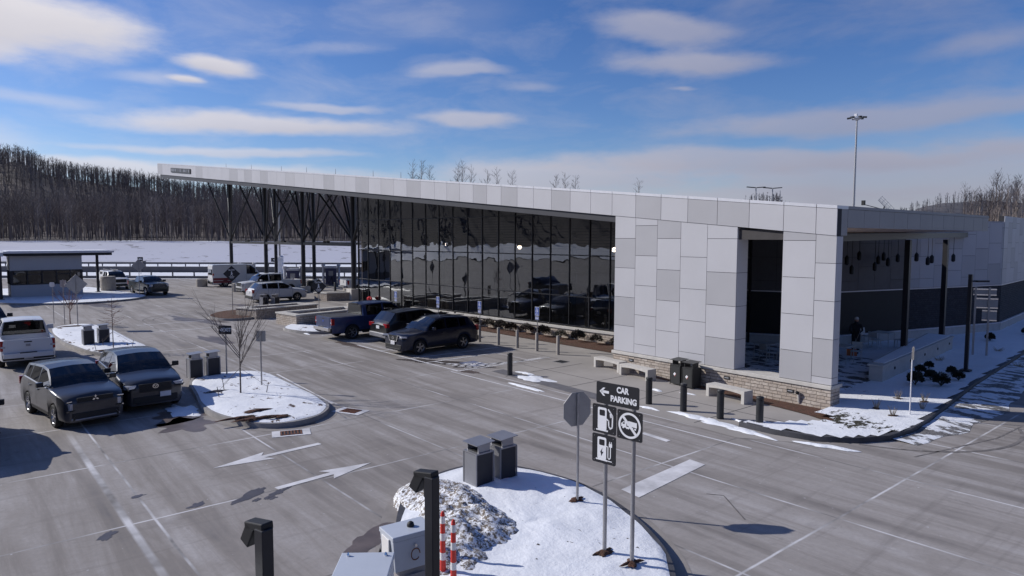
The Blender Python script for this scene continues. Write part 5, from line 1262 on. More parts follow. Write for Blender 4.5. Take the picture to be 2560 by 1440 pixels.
for (x, y), lb in (((-18.92, .13), 'stone-coloured bollard under the accessible sign behind the navy SUV'), ((-17.43, .23), 'plain stone-coloured bollard, first after the navy SUV'), ((-16.12, .40), 'plain stone-coloured bollard, second after the navy SUV'), ((-14.76, .51), 'stone-coloured bollard carrying the nearest accessible parking sign'), ((-13.35, .60), 'last plain stone-coloured bollard before the white wall')):
    if proto is None:
        t = proto = thing('bollard', lb, 'bollard', (x, y, 0), 0, 'stone bollards along the accessible bays'); b = MB(); b.lathe((0, 0, 0), [(.082, 0), (.082, .90), (.07, .925), (.02, .935)], 'bollard_stone', 18); b.build('post', t, smooth=35)
    else: dup(proto, (x, y, 0), 0, lb)
proto = None
for (x, y, z0), lb in (((-18.92, .13, .93), 'blue accessible parking sign above the bollard behind the navy SUV'), ((-14.76, .51, .93), 'blue accessible parking sign nearest the white wall'), ((-22.7, .0, 0), 'blue accessible parking sign behind the black SUV'), ((-27.6, .1, 0), 'blue accessible parking sign farthest left, by the glass doors')):
    if proto is None or (proto and z0 == 0 and not proto.get('long')):
        t = thing('parking_sign', lb, 'sign', (x, y, 0), 0, 'accessible parking signs'); proto = t; t['long'] = 1 if z0 == 0 else 0
        b = MB(); b.tube((0, .02, z0), (0, .02, 2.2), .022, .022, 'galv_steel', 8); b.build('post', t)
        b = MB(); b.box((0, 0, 1.98), (.30, .012, .44), 'sign_white'); b.box((0, -.008, 1.98), (.275, .006, .415), 'sign_blue'); wheelchair(b, lambda u, v: (u*.26, -.0125, 2.05+v*.26), 'sign_white'); b.box((0, -.012, 1.83), (.17, .004, .07), 'sign_white'); b.box((0, -.015, 1.83), (.14, .003, .045), 'sign_blue'); b.build('panel', t)
        b = MB(); b.box((0, 0, 1.64), (.26, .012, .15), 'sign_white'); b.box((0, -.008, 1.64), (.24, .006, .13), 'sign_blue')
        for k in range(3): b.box((-.07+k*.07, -.012, 1.64), (.035, .003, .075), 'sign_white')
        b.build('lower_panel', t)
    else: dup(proto, (x, y, 0), 0, lb)
# benches
proto = None
for (x, y, rz), lb in (((-9.3, -.22, -.12), 'concrete bench farthest left below the white wall'), ((-7.5, -.62, -.10), 'concrete bench between the left bench and the wall-side bins'), ((-3.02, -1.12, -.10), 'concrete bench on the right, before the building corner')):
    if proto is None:
        t = proto = thing('bench', lb, 'bench', (x, y, 0), rz, 'concrete benches below the white wall'); b = MB(); n = 12
        for i in range(n):
            x0, x1 = -.80+1.6*i/n, -.80+1.6*(i+1)/n; z = lambda u: .30+.07*math.cos(u/.8*math.pi/2)**.6 if abs(u) < .8 else .30
            hexa(b, [(x0, -.23, z(x0)), (x1, -.23, z(x1)), (x1, .23, z(x1)), (x0, .23, z(x0)), (x0, -.23, .45), (x1, -.23, .45), (x1, .23, .45), (x0, .23, .45)], 'cast_stone')
        b.build('seat', t)
        for s in (-1, 1): b = MB(); b.box((s*.74, 0, .222), (.13, .47, .444), 'cast_stone'); b.build('leg', t, bevel=.012)
    else: dup(proto, (x, y, 0), rz, lb)
# waste bins
def binthing(lb, x, y, z, rz, group, wall=False):
    t = thing('waste_bin', lb, 'bin', (x, y, z), rz, group)
    fr, pn = ('bin_dark', 'bin_dark') if wall else ('bin_frame', 'bin_panel')
    b = MB(); b.rng(-.22, .22, -.22, .22, .06, .76, fr); b.rng(-.24, .24, -.24, .24, .745, .775, fr)
    for sx in (-1, 1):
        for sy in (-1, 1): b.rng(sx*.235-.012, sx*.235+.012, sy*.235-.012, sy*.235+.012, 0, .76, fr)
    b.rng(-.15, .15, -.15, .15, .776, .79, 'trim_black'); b.build('body', t)
    for (a, c) in (((.222, .236), 'x'), ((-.236, -.222), 'x')):
        b = MB(); b.rng(a[0], a[1], -.205, .205, .05, .735, pn); b.build('side_panel', t)
    for a in ((-.236, -.222), (.222, .236)):
        b = MB(); b.rng(-.205, .205, a[0], a[1], .05, .735, 'bin_dark' if wall else 'bin_frame'); b.build('side_panel', t)
    for sx in (-1, 1): b = MB(); b.rng(sx*.19-.012, sx*.19+.012, -.16, .16, .775, .965, fr); b.build('lid_support', t)
    b = MB(); hexa(b, [(-.27, -.25, .95), (.27, -.25, .95), (.27, .25, .985), (-.27, .25, .985), (-.27, -.25, .965), (.27, -.25, .965), (.27, .25, 1.0), (-.27, .25, 1.0)], fr); b.build('lid', t)
    if wall:
        b = MB(); 
        for k, q in enumerate(([(-.09, .42), (-.02, .50), (.05, .44), (-.02, .36)], [(-.03, .36), (.09, .50), (.06, .46), (-.01, .33)])): b.add([(u, -.2375-.001*k, v) for u, v in q], [(0, 1, 2, 3)], 'logo_red' if k else 'sign_white')
        b.build('emblem', t)
    return t
pb = binthing('left bin of the pair on the near snowy island', -1.72, -13.05, .16, 0, 'lidded bins on the tree islands')
dup(pb, (-1.72, -12.38, .16), 0, 'right bin of the pair on the near snowy island')
dup(pb, (-18.02, -14.50, .12), 0, 'left bin beside the exit sign on the tree island'); dup(pb, (-18.02, -13.85, .12), 0, 'right bin beside the exit sign on the tree island')
dup(pb, (-29.85, -16.33, .16), 0, 'left bin on the island behind the white pickup'); dup(pb, (-29.85, -15.66, .16), 0, 'right bin on the island behind the white pickup')
dup(pb, (-44.9, -1.95, 0), .3, 'left bin of the distant pair before the white SUV'); dup(pb, (-44.5, -1.15, 0), .3, 'right bin of the distant pair before the white SUV')
wb_ = binthing('left of the two dark bins standing below the white wall', -5.62, -.42, 0, -.08, 'dark bins standing close to the building', True)
dup(wb_, (-4.98, -.55, 0), -.08, 'right of the two dark bins standing below the white wall')
dup(wb_, (-33.2, 2.9, 0), 0, 'left dark bin by the glass doors'); dup(wb_, (-32.3, 2.95, 0), 0, 'right dark bin by the glass doors')

# signs
def textobj(body, parent, loc, size, mat, name='lettering', bold=.0, rot=(math.pi/2, 0, 0), sx=1.0):
    cu = bpy.data.curves.new(name, 'FONT'); cu.body = body; cu.size = size; cu.align_x = 'CENTER'; cu.align_y = 'CENTER'; cu.extrude = .0015; cu.offset = bold; cu.materials.append(MAT[mat])
    tmp = bpy.data.objects.new(name, cu); me = bpy.data.meshes.new_from_object(tmp); bpy.data.objects.remove(tmp); o = bpy.data.objects.new(name, me); COL.objects.link(o); o.parent = parent; o.location = loc; o.rotation_euler = rot; o.scale = (sx, 1, 1); return o
def rrect(b, x0, x1, z0, z1, y, mat, r=.03, th=.01):
    P = []
    for cx, cz, a0 in ((x1-r, z1-r, 0), (x0+r, z1-r, 90), (x0+r, z0+r, 180), (x1-r, z0+r, 270)):
        for k in range(4): a = R(a0+30*k); P.append((cx+r*math.cos(a), cz+r*math.sin(a)))
    n = len(P); V = [(p[0], y, p[1]) for p in P]+[(p[0], y+th, p[1]) for p in P]
    b.add(V, [tuple(range(n)), tuple(range(2*n-1, n-1, -1))]+[((i+1) % n, i, n+i, n+(i+1) % n) for i in range(n)], mat)
def poly2(b, P, y, mat): b.add([(p[0], y, p[1]) for p in P], [tuple(range(len(P)))], mat)
WS = thing('wayfinding_sign', 'black and white wayfinding sign with arrow to car parking, fuel and charging symbols', 'sign', (2.37, -13.48, .15), R(7.3))
for u in (0, .55): b = MB(); b.tube((u, .03, -.1), (u, .03, 2.98), .036, .036, 'galv_steel', 14); b.build('post', WS, smooth=50)
zo = -.15
b = MB(); rrect(b, -.17, .67, 2.815+zo, 3.18+zo, -.02, 'sign_black'); pn = b.build('direction_panel', WS)
textobj('CAR', pn, (.355, -.0235, 3.085+zo), .135, 'sign_white', bold=.006, sx=.86); textobj('PARKING', pn, (.375, -.0235, 2.925+zo), .135, 'sign_white', bold=.006, sx=.90)
b = MB()
poly2(b, [(-.105, 3.02+zo), (-.03, 2.95+zo), (.012, 2.95+zo), (-.055, 3.02+zo)], -.0225, 'sign_white'); poly2(b, [(-.105, 3.02+zo), (-.055, 3.02+zo), (.012, 3.09+zo), (-.03, 3.09+zo)], -.0225, 'sign_white'); poly2(b, [(-.07, 2.998+zo), (.085, 2.998+zo), (.085, 3.042+zo), (-.07, 3.042+zo)], -.0225, 'sign_white'); b.build('arrow', pn)
def bolts(b, x0, x1, z0, z1):
    for x in (x0+.05, x1-.05):
        for z in (z0+.04, z1-.04): b.box((x, -.024, z), (.012, .006, .012), 'bin_frame')
def ringz(b, cx, cz, r0, r1, y, mat, a0=0, a1=360, n=36):
    for i in range(n):
        t0 = R(a0+(a1-a0)*i/n); t1 = R(a0+(a1-a0)*(i+1)/n)
        b.add([(cx+r*math.cos(t), y, cz+r*math.sin(t)) for r, t in ((r0, t0), (r1, t0), (r1, t1), (r0, t1))], [(0, 1, 2, 3)], mat)
def strokez(b, P, wd, y, mat):
    for a, c in zip(P[:-1], P[1:]):
        a, c = Vector(a), Vector(c); d = (c-a).normalized(); n = Vector((-d.y, d.x))*wd/2; a = a-d*wd*.35; c = c+d*wd*.35
        b.add([((a-n).x, y, (a-n).y), ((c-n).x, y, (c-n).y), ((c+n).x, y, (c+n).y), ((a+n).x, y, (a+n).y)], [(0, 1, 2, 3)], mat)
def pumpicon(b, cx, cz, s, ev):
    X = lambda u: cx+u*s; Z = lambda v: cz+v*s; y = -.0225
    rrect(b, X(-.27), X(.09), Z(-.36), Z(.40), y, 'sign_white', .05*s, .001); b.box(((X(-.33)+X(.15))/2, y, Z(-.38)), (.48*s, .001, .05*s), 'sign_white')
    rrect(b, X(-.20), X(.02), Z(.12), Z(.32), y-.0015, 'sign_black', .03*s, .001)
    if ev:
        strokez(b, [(X(.10), Z(.12)), (X(.16), Z(.10)), (X(.16), Z(-.26)), (X(.20), Z(-.31)), (X(.26), Z(-.26)), (X(.26), Z(.10))], .035*s, y, 'sign_white')
        b.box((X(.26), y, Z(.17)), (.13*s, .001, .12*s), 'sign_white')
        for u in (.225, .295): b.box((X(u), y, Z(.26)), (.03*s, .001, .07*s), 'sign_white')
        b.add([(X(u), y-.0015, Z(v)) for u, v in ((-.06, .04), (-.16, -.14), (-.10, -.14))], [(0, 1, 2)], 'sign_black'); b.add([(X(u), y-.0015, Z(v)) for u, v in ((-.13, -.10), (-.11, -.26), (-.02, -.10))], [(0, 1, 2)], 'sign_black')
        b.box((X(.24), y, Z(-.38)), (.16*s, .001, .03*s), 'sign_white')
    else:
        strokez(b, [(X(.10), Z(.02)), (X(.17), Z(-.02)), (X(.18), Z(-.20)), (X(.24), Z(-.28)), (X(.32), Z(-.22)), (X(.33), Z(.16)), (X(.25), Z(.26)), (X(.16), Z(.36))], .05*s, y, 'sign_white')
        strokez(b, [(X(.33), Z(.16)), (X(.25), Z(.12)), (X(.24), Z(.22))], .05*s, y, 'sign_white')
b = MB(); rrect(b, -.245, .235, 2.305+zo, 2.79+zo, -.02, 'sign_black'); bolts(b, -.245, .235, 2.305+zo, 2.79+zo); pn = b.build('fuel_panel', WS); b = MB(); pumpicon(b, .0, 2.545+zo, .50, False); b.build('symbol', pn)
b = MB(); rrect(b, -.245, .235, 1.785+zo, 2.28+zo, -.02, 'sign_black'); bolts(b, -.245, .235, 1.785+zo, 2.28+zo); pn = b.build('charging_panel', WS); b = MB(); pumpicon(b, .0, 2.035+zo, .50, True); b.build('symbol', pn)
b = MB(); rrect(b, .255, .74, 2.29+zo, 2.775+zo, -.02, 'sign_black'); bolts(b, .255, .74, 2.29+zo, 2.775+zo); pn = b.build('no_trucks_panel', WS)
b = MB(); cx, cz = .4975, 2.532+zo; ringz(b, cx, cz, .178, .215, -.0225, 'sign_white'); y = -.0225
strokez(b, [(cx-.125, cz+.135), (cx+.125, cz-.135)], .045, y-.002, 'sign_white')
strokez(b, [(cx-.155, cz+.02), (cx-.155, cz-.03)], .012, y, 'sign_white')
b.add([(cx+u, y, cz+v) for u, v in ((-.15, -.03), (-.06, -.03), (-.06, .055), (-.12, .055), (-.15, .02))], [(0, 1, 2, 3, 4)], 'sign_white'); b.add([(cx+u, y-.001, cz+v) for u, v in ((-.135, .012), (-.095, .012), (-.095, .042), (-.115, .042))], [(0, 1, 2, 3)], 'sign_black')
b.add([(cx+u, y, cz+v) for u, v in ((-.05, -.005), (.14, -.02), (.14, .065), (-.02, .075), (-.05, .045))], [(0, 1, 2, 3, 4)], 'sign_white'); b.box((cx-.03, y, cz-.035), (.2, .001, .02), 'sign_white')
for u in (-.12, -.05, -.02, .11): ringz(b, cx+u, cz-.045, .0, .018, y-.001, 'sign_white', n=10)
b.build('symbol', pn)
def postsign(name, lb, x, y, z0, h, rz, make, post='galv_steel', r=.028, grp=None):
    t = thing(name, lb, 'sign', (x, y, z0), rz, grp); b = MB(); b.tube((0, .035, -.05), (0, .035, h), r, r, post, 10); b.build('post', t, smooth=50); b = MB(); make(b); pn = b.build('panel', t); return t, pn
def octo(b):
    P = [(.345*math.cos(R(22.5+45*k))/math.cos(R(22.5)), 1.98+.345*math.sin(R(22.5+45*k))/math.cos(R(22.5))) for k in range(8)]
    V = [(p[0], -.004, p[1]) for p in P]+[(p[0], .008, p[1]) for p in P]; b.add(V, [tuple(range(8))], 'safety_red'); b.add(V, [tuple(range(15, 7, -1))]+[((i+1) % 8, i, 8+i, 8+(i+1) % 8) for i in range(8)], 'sign_back')
postsign('stop_sign', 'grey back of an octagonal stop sign on the near snowy island', .43, -12.17, .15, 2.30, R(-90-8), octo)
def diam(r, front, back, zc):
    def f(b):
        V = [(0, -.006, zc-r), (r, -.006, zc), (0, -.006, zc+r), (-r, -.006, zc)]; V += [(v[0], .006, v[2]) for v in V]
        b.add(V, [(0, 1, 2, 3)], front); b.add(V, [(7, 6, 5, 4), (1, 0, 4, 5), (2, 1, 5, 6), (3, 2, 6, 7), (0, 3, 7, 4)], back)
    return f
postsign('warning_sign', 'grey back of a large diamond sign in front of the booth', -38.6, -15.6, .15, 3.1, R(-85), diam(.62, 'orange', 'sign_back', 2.55))
postsign('warning_sign', 'grey back of a diamond sign at the tip of the booth island', -60.4, -7.75, .15, 3.3, R(-90), diam(.60, 'orange', 'sign_back', 2.80))
def slowsym(pn, zc):
    b = MB(); y = -.010
    textobj('SLOW', pn, (0, -.009, zc+.27), .15, 'sign_white', bold=.002)
    ringz(b, 0, zc+.13, 0, .04, y, 'sign_white', n=12); strokez(b, [(0, zc+.09), (-.01, zc-.03)], .07, y, 'sign_white'); strokez(b, [(-.01, zc-.03), (-.08, zc-.12)], .035, y, 'sign_white'); strokez(b, [(-.01, zc-.03), (.07, zc-.12)], .035, y, 'sign_white'); strokez(b, [(0, zc+.06), (.08, zc+.0)], .03, y, 'sign_white')
    for k in range(3): b.box((0, y, zc-.19-k*.055), (.36-k*.06, .002, .022), 'sign_white')
    b.build('symbol', pn)
t, pn = postsign('warning_sign', 'black diamond sign with white walking figure above the round mulch island', -40.2, -5.9, .15, 3.2, R(60), diam(.58, 'sign_black', 'sign_back', 2.82), grp='black diamond signs'); slowsym(pn, 2.82)
t, pn = postsign('warning_sign', 'black diamond sign with white walking figure standing in the snow-lined planter', -33.0, -2.6, .3, 2.4, R(60), diam(.52, 'sign_black', 'sign_back', 2.02), grp='black diamond signs'); slowsym(pn, 2.02)
t, pn = postsign('exit_sign', 'black exit sign with arrow behind the bins of the tree island', -17.6, -13.45, .15, 1.98, R(42), lambda b: rrect(b, -.27, .27, 1.64, 1.98, -.012, 'sign_black', .02))
textobj('EXIT', pn, (.075, -.016, 1.81), .20, 'sign_white', bold=.004, sx=.9)
b = MB(); poly2(b, [(-.22, 1.81), (-.15, 1.74), (-.11, 1.74), (-.165, 1.81)], -.0145, 'sign_white'); poly2(b, [(-.22, 1.81), (-.165, 1.81), (-.11, 1.88), (-.15, 1.88)], -.0145, 'sign_white'); poly2(b, [(-.19, 1.79), (-.08, 1.79), (-.08, 1.83), (-.19, 1.83)], -.0145, 'sign_white'); b.build('arrow', pn)
postsign('sign_back', 'plain grey back of a small rectangular sign on the tree island', -14.7, -13.1, .15, 2.05, R(-130), lambda b: rrect(b, -.17, .17, 1.66, 2.05, -.01, 'sign_back', .03))
postsign('small_sign', 'thin post with a small white disc on the island behind the white pickup', -42.0, -16.45, .1, 2.55, R(60), lambda b: (rrect(b, -.15, .15, 2.3, 2.6, -.01, 'reflective', .08)), r=.02)
postsign('small_sign', 'small grey rectangular sign beside the sapling in front of the booth', -41.2, -15.95, .1, 2.8, R(-100), lambda b: rrect(b, -.17, .17, 2.3, 2.75, -.01, 'sign_back', .03), r=.022)
t = thing('guide_sign', 'grey back of stacked highway guide signs on two posts beside the terrace wall', 'sign', (-.1, 15.2, .15), R(26+180))
for s in (-.27, .27): b = MB(); b.rng(s-.04, s+.04, .02, .07, 0, 3.2, 'galv_steel'); b.build('post', t)
for (x0, x1, z0, z1) in ((-.55, .36, 2.80, 3.16), (-.62, .30, 2.20, 2.72), (-.60, -.02, 1.62, 2.16)):
    b = MB(); b.rng(x0, x1, -.01, .012, z0, z1, 'sign_back'); pn = b.build('panel', t)
    b = MB()
    for z in (z0+.05, z1-.05): b.rng(x0, x1, .013, .03, z-.025, z+.025, 'chrome')
    b.build('rail', pn)
t = thing('marker_post', 'thin white post with a narrow sign at the snowy corner bed', 'sign', (2.02, .95, .15), 0); b = MB(); b.tube((0, 0, 0), (0, 0, 1.72), .02, .02, 'pump_white', 8); b.build('post', t)
b = MB(); b.box((.03, 0, 1.92), (.012, .16, .40), 'sign_back', rz=.5); b.tube((0, 0, 1.7), (0, 0, 2.1), .018, .018, 'galv_steel', 8); b.build('panel', t)
# lamps
t = thing('street_lamp', 'short black lamp post with a flat arm in the snowy bed', 'lamp post', (.80, 10.27, .15), 0)
b = MB(); b.box((0, 0, 2.0), (.13, .13, 4.0), 'black_steel'); b.box((0, 0, .04), (.36, .36, .06), 'black_steel'); b.build('pole', t)
b = MB(); d = Vector((.6, .8, 0)); b.tube((0, 0, 3.72), tuple(d*.3+Vector((0, 0, 3.72))), .03, .03, 'black_steel', 6)
b.box(tuple(d*.48+Vector((0, 0, 3.72))), (.52, .22, .07), 'black_steel', rz=math.atan2(.8, .6)); b.build('lamp_head', t)
def mast(lb, p, h, kind):
    t = thing('high_mast_light' if kind == 'ring' else 'street_lamp', lb, 'lamp post', tuple(p)); b = MB(); b.tube((0, 0, 0), (0, 0, h), .30 if kind == 'ring' else .16, .15 if kind == 'ring' else .10, 'galv_steel', 12); b.build('pole', t, smooth=50)
    if kind == 'ring':
        b = MB(); b.lathe((0, 0, h-.25), [(.2, -.3), (.75, 0), (.75, .12), (.2, .2)], 'bin_frame', 12); b.box((-.2, 0, h+.45), (.5, .4, .5), 'pump_white'); b.build('ring', t)
        for k in range(6):
            a = k*math.pi/3+.3; b = MB(); b.box((math.cos(a)*1.3, math.sin(a)*1.3, h-.02), (.75, .4, .28), 'trim_black', rz=a, ry=.12); b.build('lamp_head', t)
    else:
        rz = math.atan2(RH.y, RH.x)
        for s in (-1, 1): b = MB(); b.box((s*.85*RH.x, s*.85*RH.y, h+.15), (1.5, .4, .14), 'trim_black', rz=rz, ry=-s*.08); b.build('lamp_head', t)
    return t
mast('tall high mast light with a ring of floodlights behind the building', L(64.6, 130, 0), 28.2, 'ring')
mast('left of the two twin-armed lamps over the distant hill', L(42.5, 120, 0), 14.3, 't'); mast('right of the two twin-armed lamps over the distant hill', L(45.4, 120, 0), 14.2, 't')
t = mast('pale lamp post with white base seen between the forecourt columns', (-88, 16.3, 0), 10.6, 't')
b = MB(); b.lathe((0, 0, 0), [(.5, 0), (.5, 2.6), (.6, 2.7), (.3, 2.9)], 'pump_white', 16); b.build('base', t)
# forecourt: fuel pumps, barriers
pu = None
for (x, y), lb in (((-60.6, 7.0), 'blue and white fuel pump nearest the white pickup'), ((-63.3, 12.6), 'tall blue and white fuel pump in the rear row'), ((-74.4, 6.9), 'fuel pump in front of the cargo van')):
    if pu is None:
        t = pu = thing('fuel_pump', lb, 'fuel pump', (x, y, 0), R(60), 'fuel pumps under the forecourt roof')
        b = MB(); b.rng(-.62, .62, -.32, .32, .15, 2.05, 'pump_blue'); b.rng(-.64, .64, -.34, .34, 2.05, 2.3, 'pump_white'); b.rng(-.25, .25, -.335, -.32, 1.2, 1.75, 'bin_frame'); b.build('cabinet', t, bevel=.02)
        for s in (-1, 1): b = MB(); b.lathe((s*.85, 0, 0), [(.15, 0), (.15, 2.25), (.22, 2.27), (.22, 2.5)], 'pump_white', 14); b.build('post', t, smooth=40)
        b = MB(); b.path([(-.3, -.36, 1.3), (-.4, -.6, .6), (-.2, -.6, .35), (.1, -.4, 1.1)], .03, 'rubber', 6); b.path([(.3, -.36, 1.3), (.4, -.6, .6), (.2, -.6, .35), (.1, -.4, 1.1)], .03, 'rubber', 6); b.build('hose', t)
        b = MB(); b.rng(-1.3, 1.3, -.6, .6, 0, .15, 'kerb_dry'); b.build('plinth', t, bevel=.02)
    else: dup(pu, (x, y, 0), R(60), lb)
cb = None
for (x, y, s), lb in (((-71.27, .75, 1), 'round concrete barrier left of the cargo van'), ((-61.6, 1.55, 1), 'round concrete barrier in front of the white pickup at the pumps'), ((-68.6, -8.9, 1.15), 'round concrete barrier beside the booth column'), ((-49.0, 7.6, .9), 'round concrete barrier behind the last planter')):
    if cb is None: t = cb = thing('concrete_barrier', lb, 'barrier', (x, y, 0), 0, 'round concrete barriers'); b = MB(); b.lathe((0, 0, 0), [(.58, 0), (.60, .12), (.60, .84), (.56, .88)], 'bollard_stone', 24); b.build('drum', t, smooth=40)
    else: dup(cb, (x, y, 0), 0, lb, scale=(s, s, s*1.6 if s > 1 else s))
t = thing('litter_bin', 'dark round litter bin beside the nearest fuel pump', 'bin', (-57.6, 7.6, 0)); b = MB(); b.lathe((0, 0, 0), [(.36, 0), (.38, .9)], 'bin_dark', 18); b.build('drum', t, smooth=40); b = MB(); b.lathe((0, 0, .9), [(.40, 0), (.38, .16), (.15, .24)], 'trim_black', 18); b.build('lid', t, smooth=40)
t = thing('fire_connection', 'red topped fire connection standing in front of the glass doors', 'fire hydrant', (-36.6, 3.1, 0)); b = MB(); b.lathe((0, 0, 0), [(.22, 0), (.22, .8)], 'trim_black', 14); b.build('drum', t); b = MB(); b.lathe((0, 0, .8), [(.1, 0), (.2, .06), (.2, .22), (.08, .3)], 'hydrant', 14); b.tube((-.3, 0, .95), (.3, 0, .95), .07, .07, 'hydrant', 10); b.build('outlet', t, smooth=40)
b = MB(); b.lathe((0, 0, 0), [(.12, 0), (.12, .9), (.09, .95)], 'bollard_dark', 16); o = b.build('bollard', smooth=40); o.location = (-55.6, 9.4, 0); tag(o, 'black bollard by the tail of the utility pickup', 'bollard')
# small direction signs at the highway edge
for (la, de, z, w_, lb) in ((-35.2, 105, 2.2, 1.6, 'tiny black direction sign beyond the pumps'), (-55, 104, 2.3, .8, 'tiny dark sign fixed beyond the second rear column')):
    t = thing('direction_sign', lb, 'sign', tuple(L(la, de-3, 0)), math.atan2(RH.y, RH.x)); b = MB(); b.tube((0, .05, 0), (0, .05, z), .04, .04, 'galv_steel', 6); b.build('post', t); b = MB(); b.box((0, 0, z), (w_, .04, .6), 'sign_black'); b.box((0, -.022, z), (w_*.6, .004, .12), 'sign_white'); b.build('panel', t)

# charging equipment in the foreground --------------------------------------
simple('cable', (.012, .012, .013), .45)
def cmast(x, y, h, lb):
    t = thing('charging_mast', lb, 'charger', (x, y, 0), R(15), 'charging cable masts')
    b = MB(); b.box((0, 0, h/2), (.115, .115, h), 'black_steel'); b.build('pole', t, bevel=.008)
    b = MB(); b.box((-.10, .02, h+.0), (.26, .12, .07), 'trim_black', ry=-.12); b.box((-.20, .02, h-.10), (.12, .12, .20), 'trim_black', ry=.5); b.box((-.08, .02, h-.14), (.05, .08, .20), 'trim_black'); b.build('camera_hood', t, bevel=.01)
cmast(4.13, -18.12, 3.10, 'tall black charging mast in front of the dirty snow pile'); cmast(4.19, -19.91, 3.06, 'black charging mast at the bottom edge, left of the white cabinet')
def dispenser(x, y, rz, lb):
    t = thing('charging_station', lb, 'charger', (x, y, 0), rz, 'charging stations in the foreground')
    b = MB(); b.rng(-.16, .18, -.22, .22, .15, 1.95, 'cabinet_side'); b.build('pedestal', t, bevel=.01)
    b = MB(); hexa(b, [(-.20, -.30, 1.86), (.22, -.30, 1.86), (.22, .30, 1.86), (-.20, .30, 1.86), (-.24, -.34, 2.24), (.24, -.34, 2.24), (.24, .34, 2.24), (-.24, .34, 2.24)], 'cabinet')
    b.rng(-.25, .25, -.35, .35, 2.242, 2.30, 'cabinet'); b.box((-.0, -.355, 2.07), (.26, .02, .36), 'reflective'); b.build('head', t, bevel=.015)
    b = MB(); b.lathe((.0, .05, 2.3), [(.055, 0), (.055, .02), (.045, .045), (.02, .06)], 'trim_black', 16); b.build('beacon', t, smooth=50)
    b = MB(); b.rng(.225, .245, -.14, .16, 1.2, 1.8, 'cabinet_side'); ring = [( .27, .0+.07*math.cos(a), 2.05+.07*math.sin(a)) for a in np.linspace(0, 5.6, 14)]; b.path(ring, .008, 'rust', 5); b.tube((.24, .0, 2.16), (.29, .0, 2.16), .02, .02, 'chrome', 8); b.build('lock', t)
    P = [(-.28, -.30, 2.02), (-.36, -.36, 1.8), (-.38, -.40, 1.4), (-.30, -.42, .9), (-.05, -.45, .45), (.2, -.4, .3)]
    b = MB(); b.path(P, .02, 'cable', 8); b.lathe((-.27, -.29, 2.0), [(.03, 0), (.035, .05), (.02, .08)], 'bin_frame', 10); b.build('cable', t, smooth=50); t.scale = (.78, .78, .97); return t
KS = dispenser(3.32, -17.93, R(-6), 'grey and white charging station with black dome before the snow pile'); dispenser(3.50, -20.42, R(-6), 'charging station cut off by the bottom edge, only its dome showing')
def cabinet(x, y, h, w_, d_, rz, lb):
    t = thing('power_cabinet', lb, 'cabinet', (x, y, 0), rz, 'white power cabinets'); b = MB(); b.rng(-w_/2, w_/2, -d_/2, d_/2, .1, h-.06, 'cabinet'); b.rng(-w_/2-.01, w_/2+.01, -d_/2-.01, d_/2+.01, h-.058, h, 'cabinet'); b.build('housing', t, bevel=.008)
    for sx in (-1, 1):
        for sy in (-1, 1): b = MB(); b.lathe((sx*(w_/2-.07), sy*(d_/2-.07), h), [(.018, 0), (.018, .012), (.008, .035)], 'chrome', 8); b.build('lifting_bolt', t)
cabinet(4.12, -18.93, 2.36, .66, .52, R(-38), 'white power cabinet with bolts on its flat top at the bottom edge'); cabinet(4.28, -19.52, 2.27, .45, .40, R(-38), 'smaller white power cabinet just left of the large one')
# delineators
dl = None
for (x, y), lb in (((1.15, -15.96), 'middle red and white delineator post right of the black mast'), ((1.53, -16.02), 'right-hand red and white delineator post'), ((.57, -15.84), 'red and white delineator post partly hidden by the black mast')):
    if dl is None:
        t = dl = thing('delineator', lb, 'delineator', (x, y, .12), 0, 'red and white delineator posts'); b = MB(); b.lathe((0, 0, 0), [(.16, 0), (.17, .05), (.06, .07)], 'trim_black', 16); b.build('base', t)
        b = MB(); zz = [.06, .30, .42, .62, .74, .90, 1.02]
        for k in range(6):
            b.lathe((0, 0, 0), [(.052-.014*zz[k]/1.0, zz[k]), (.052-.014*zz[k+1]/1.0, zz[k+1])], 'safety_red' if k % 2 == 0 else 'reflective', 14, cap=False)
        b.lathe((0, 0, 0), [(.038, 1.02), (.03, 1.07), (.012, 1.10)], 'safety_red', 14); b.build('tube', t, smooth=40)
    else: dup(dl, (x, y, .12), 0, lb)

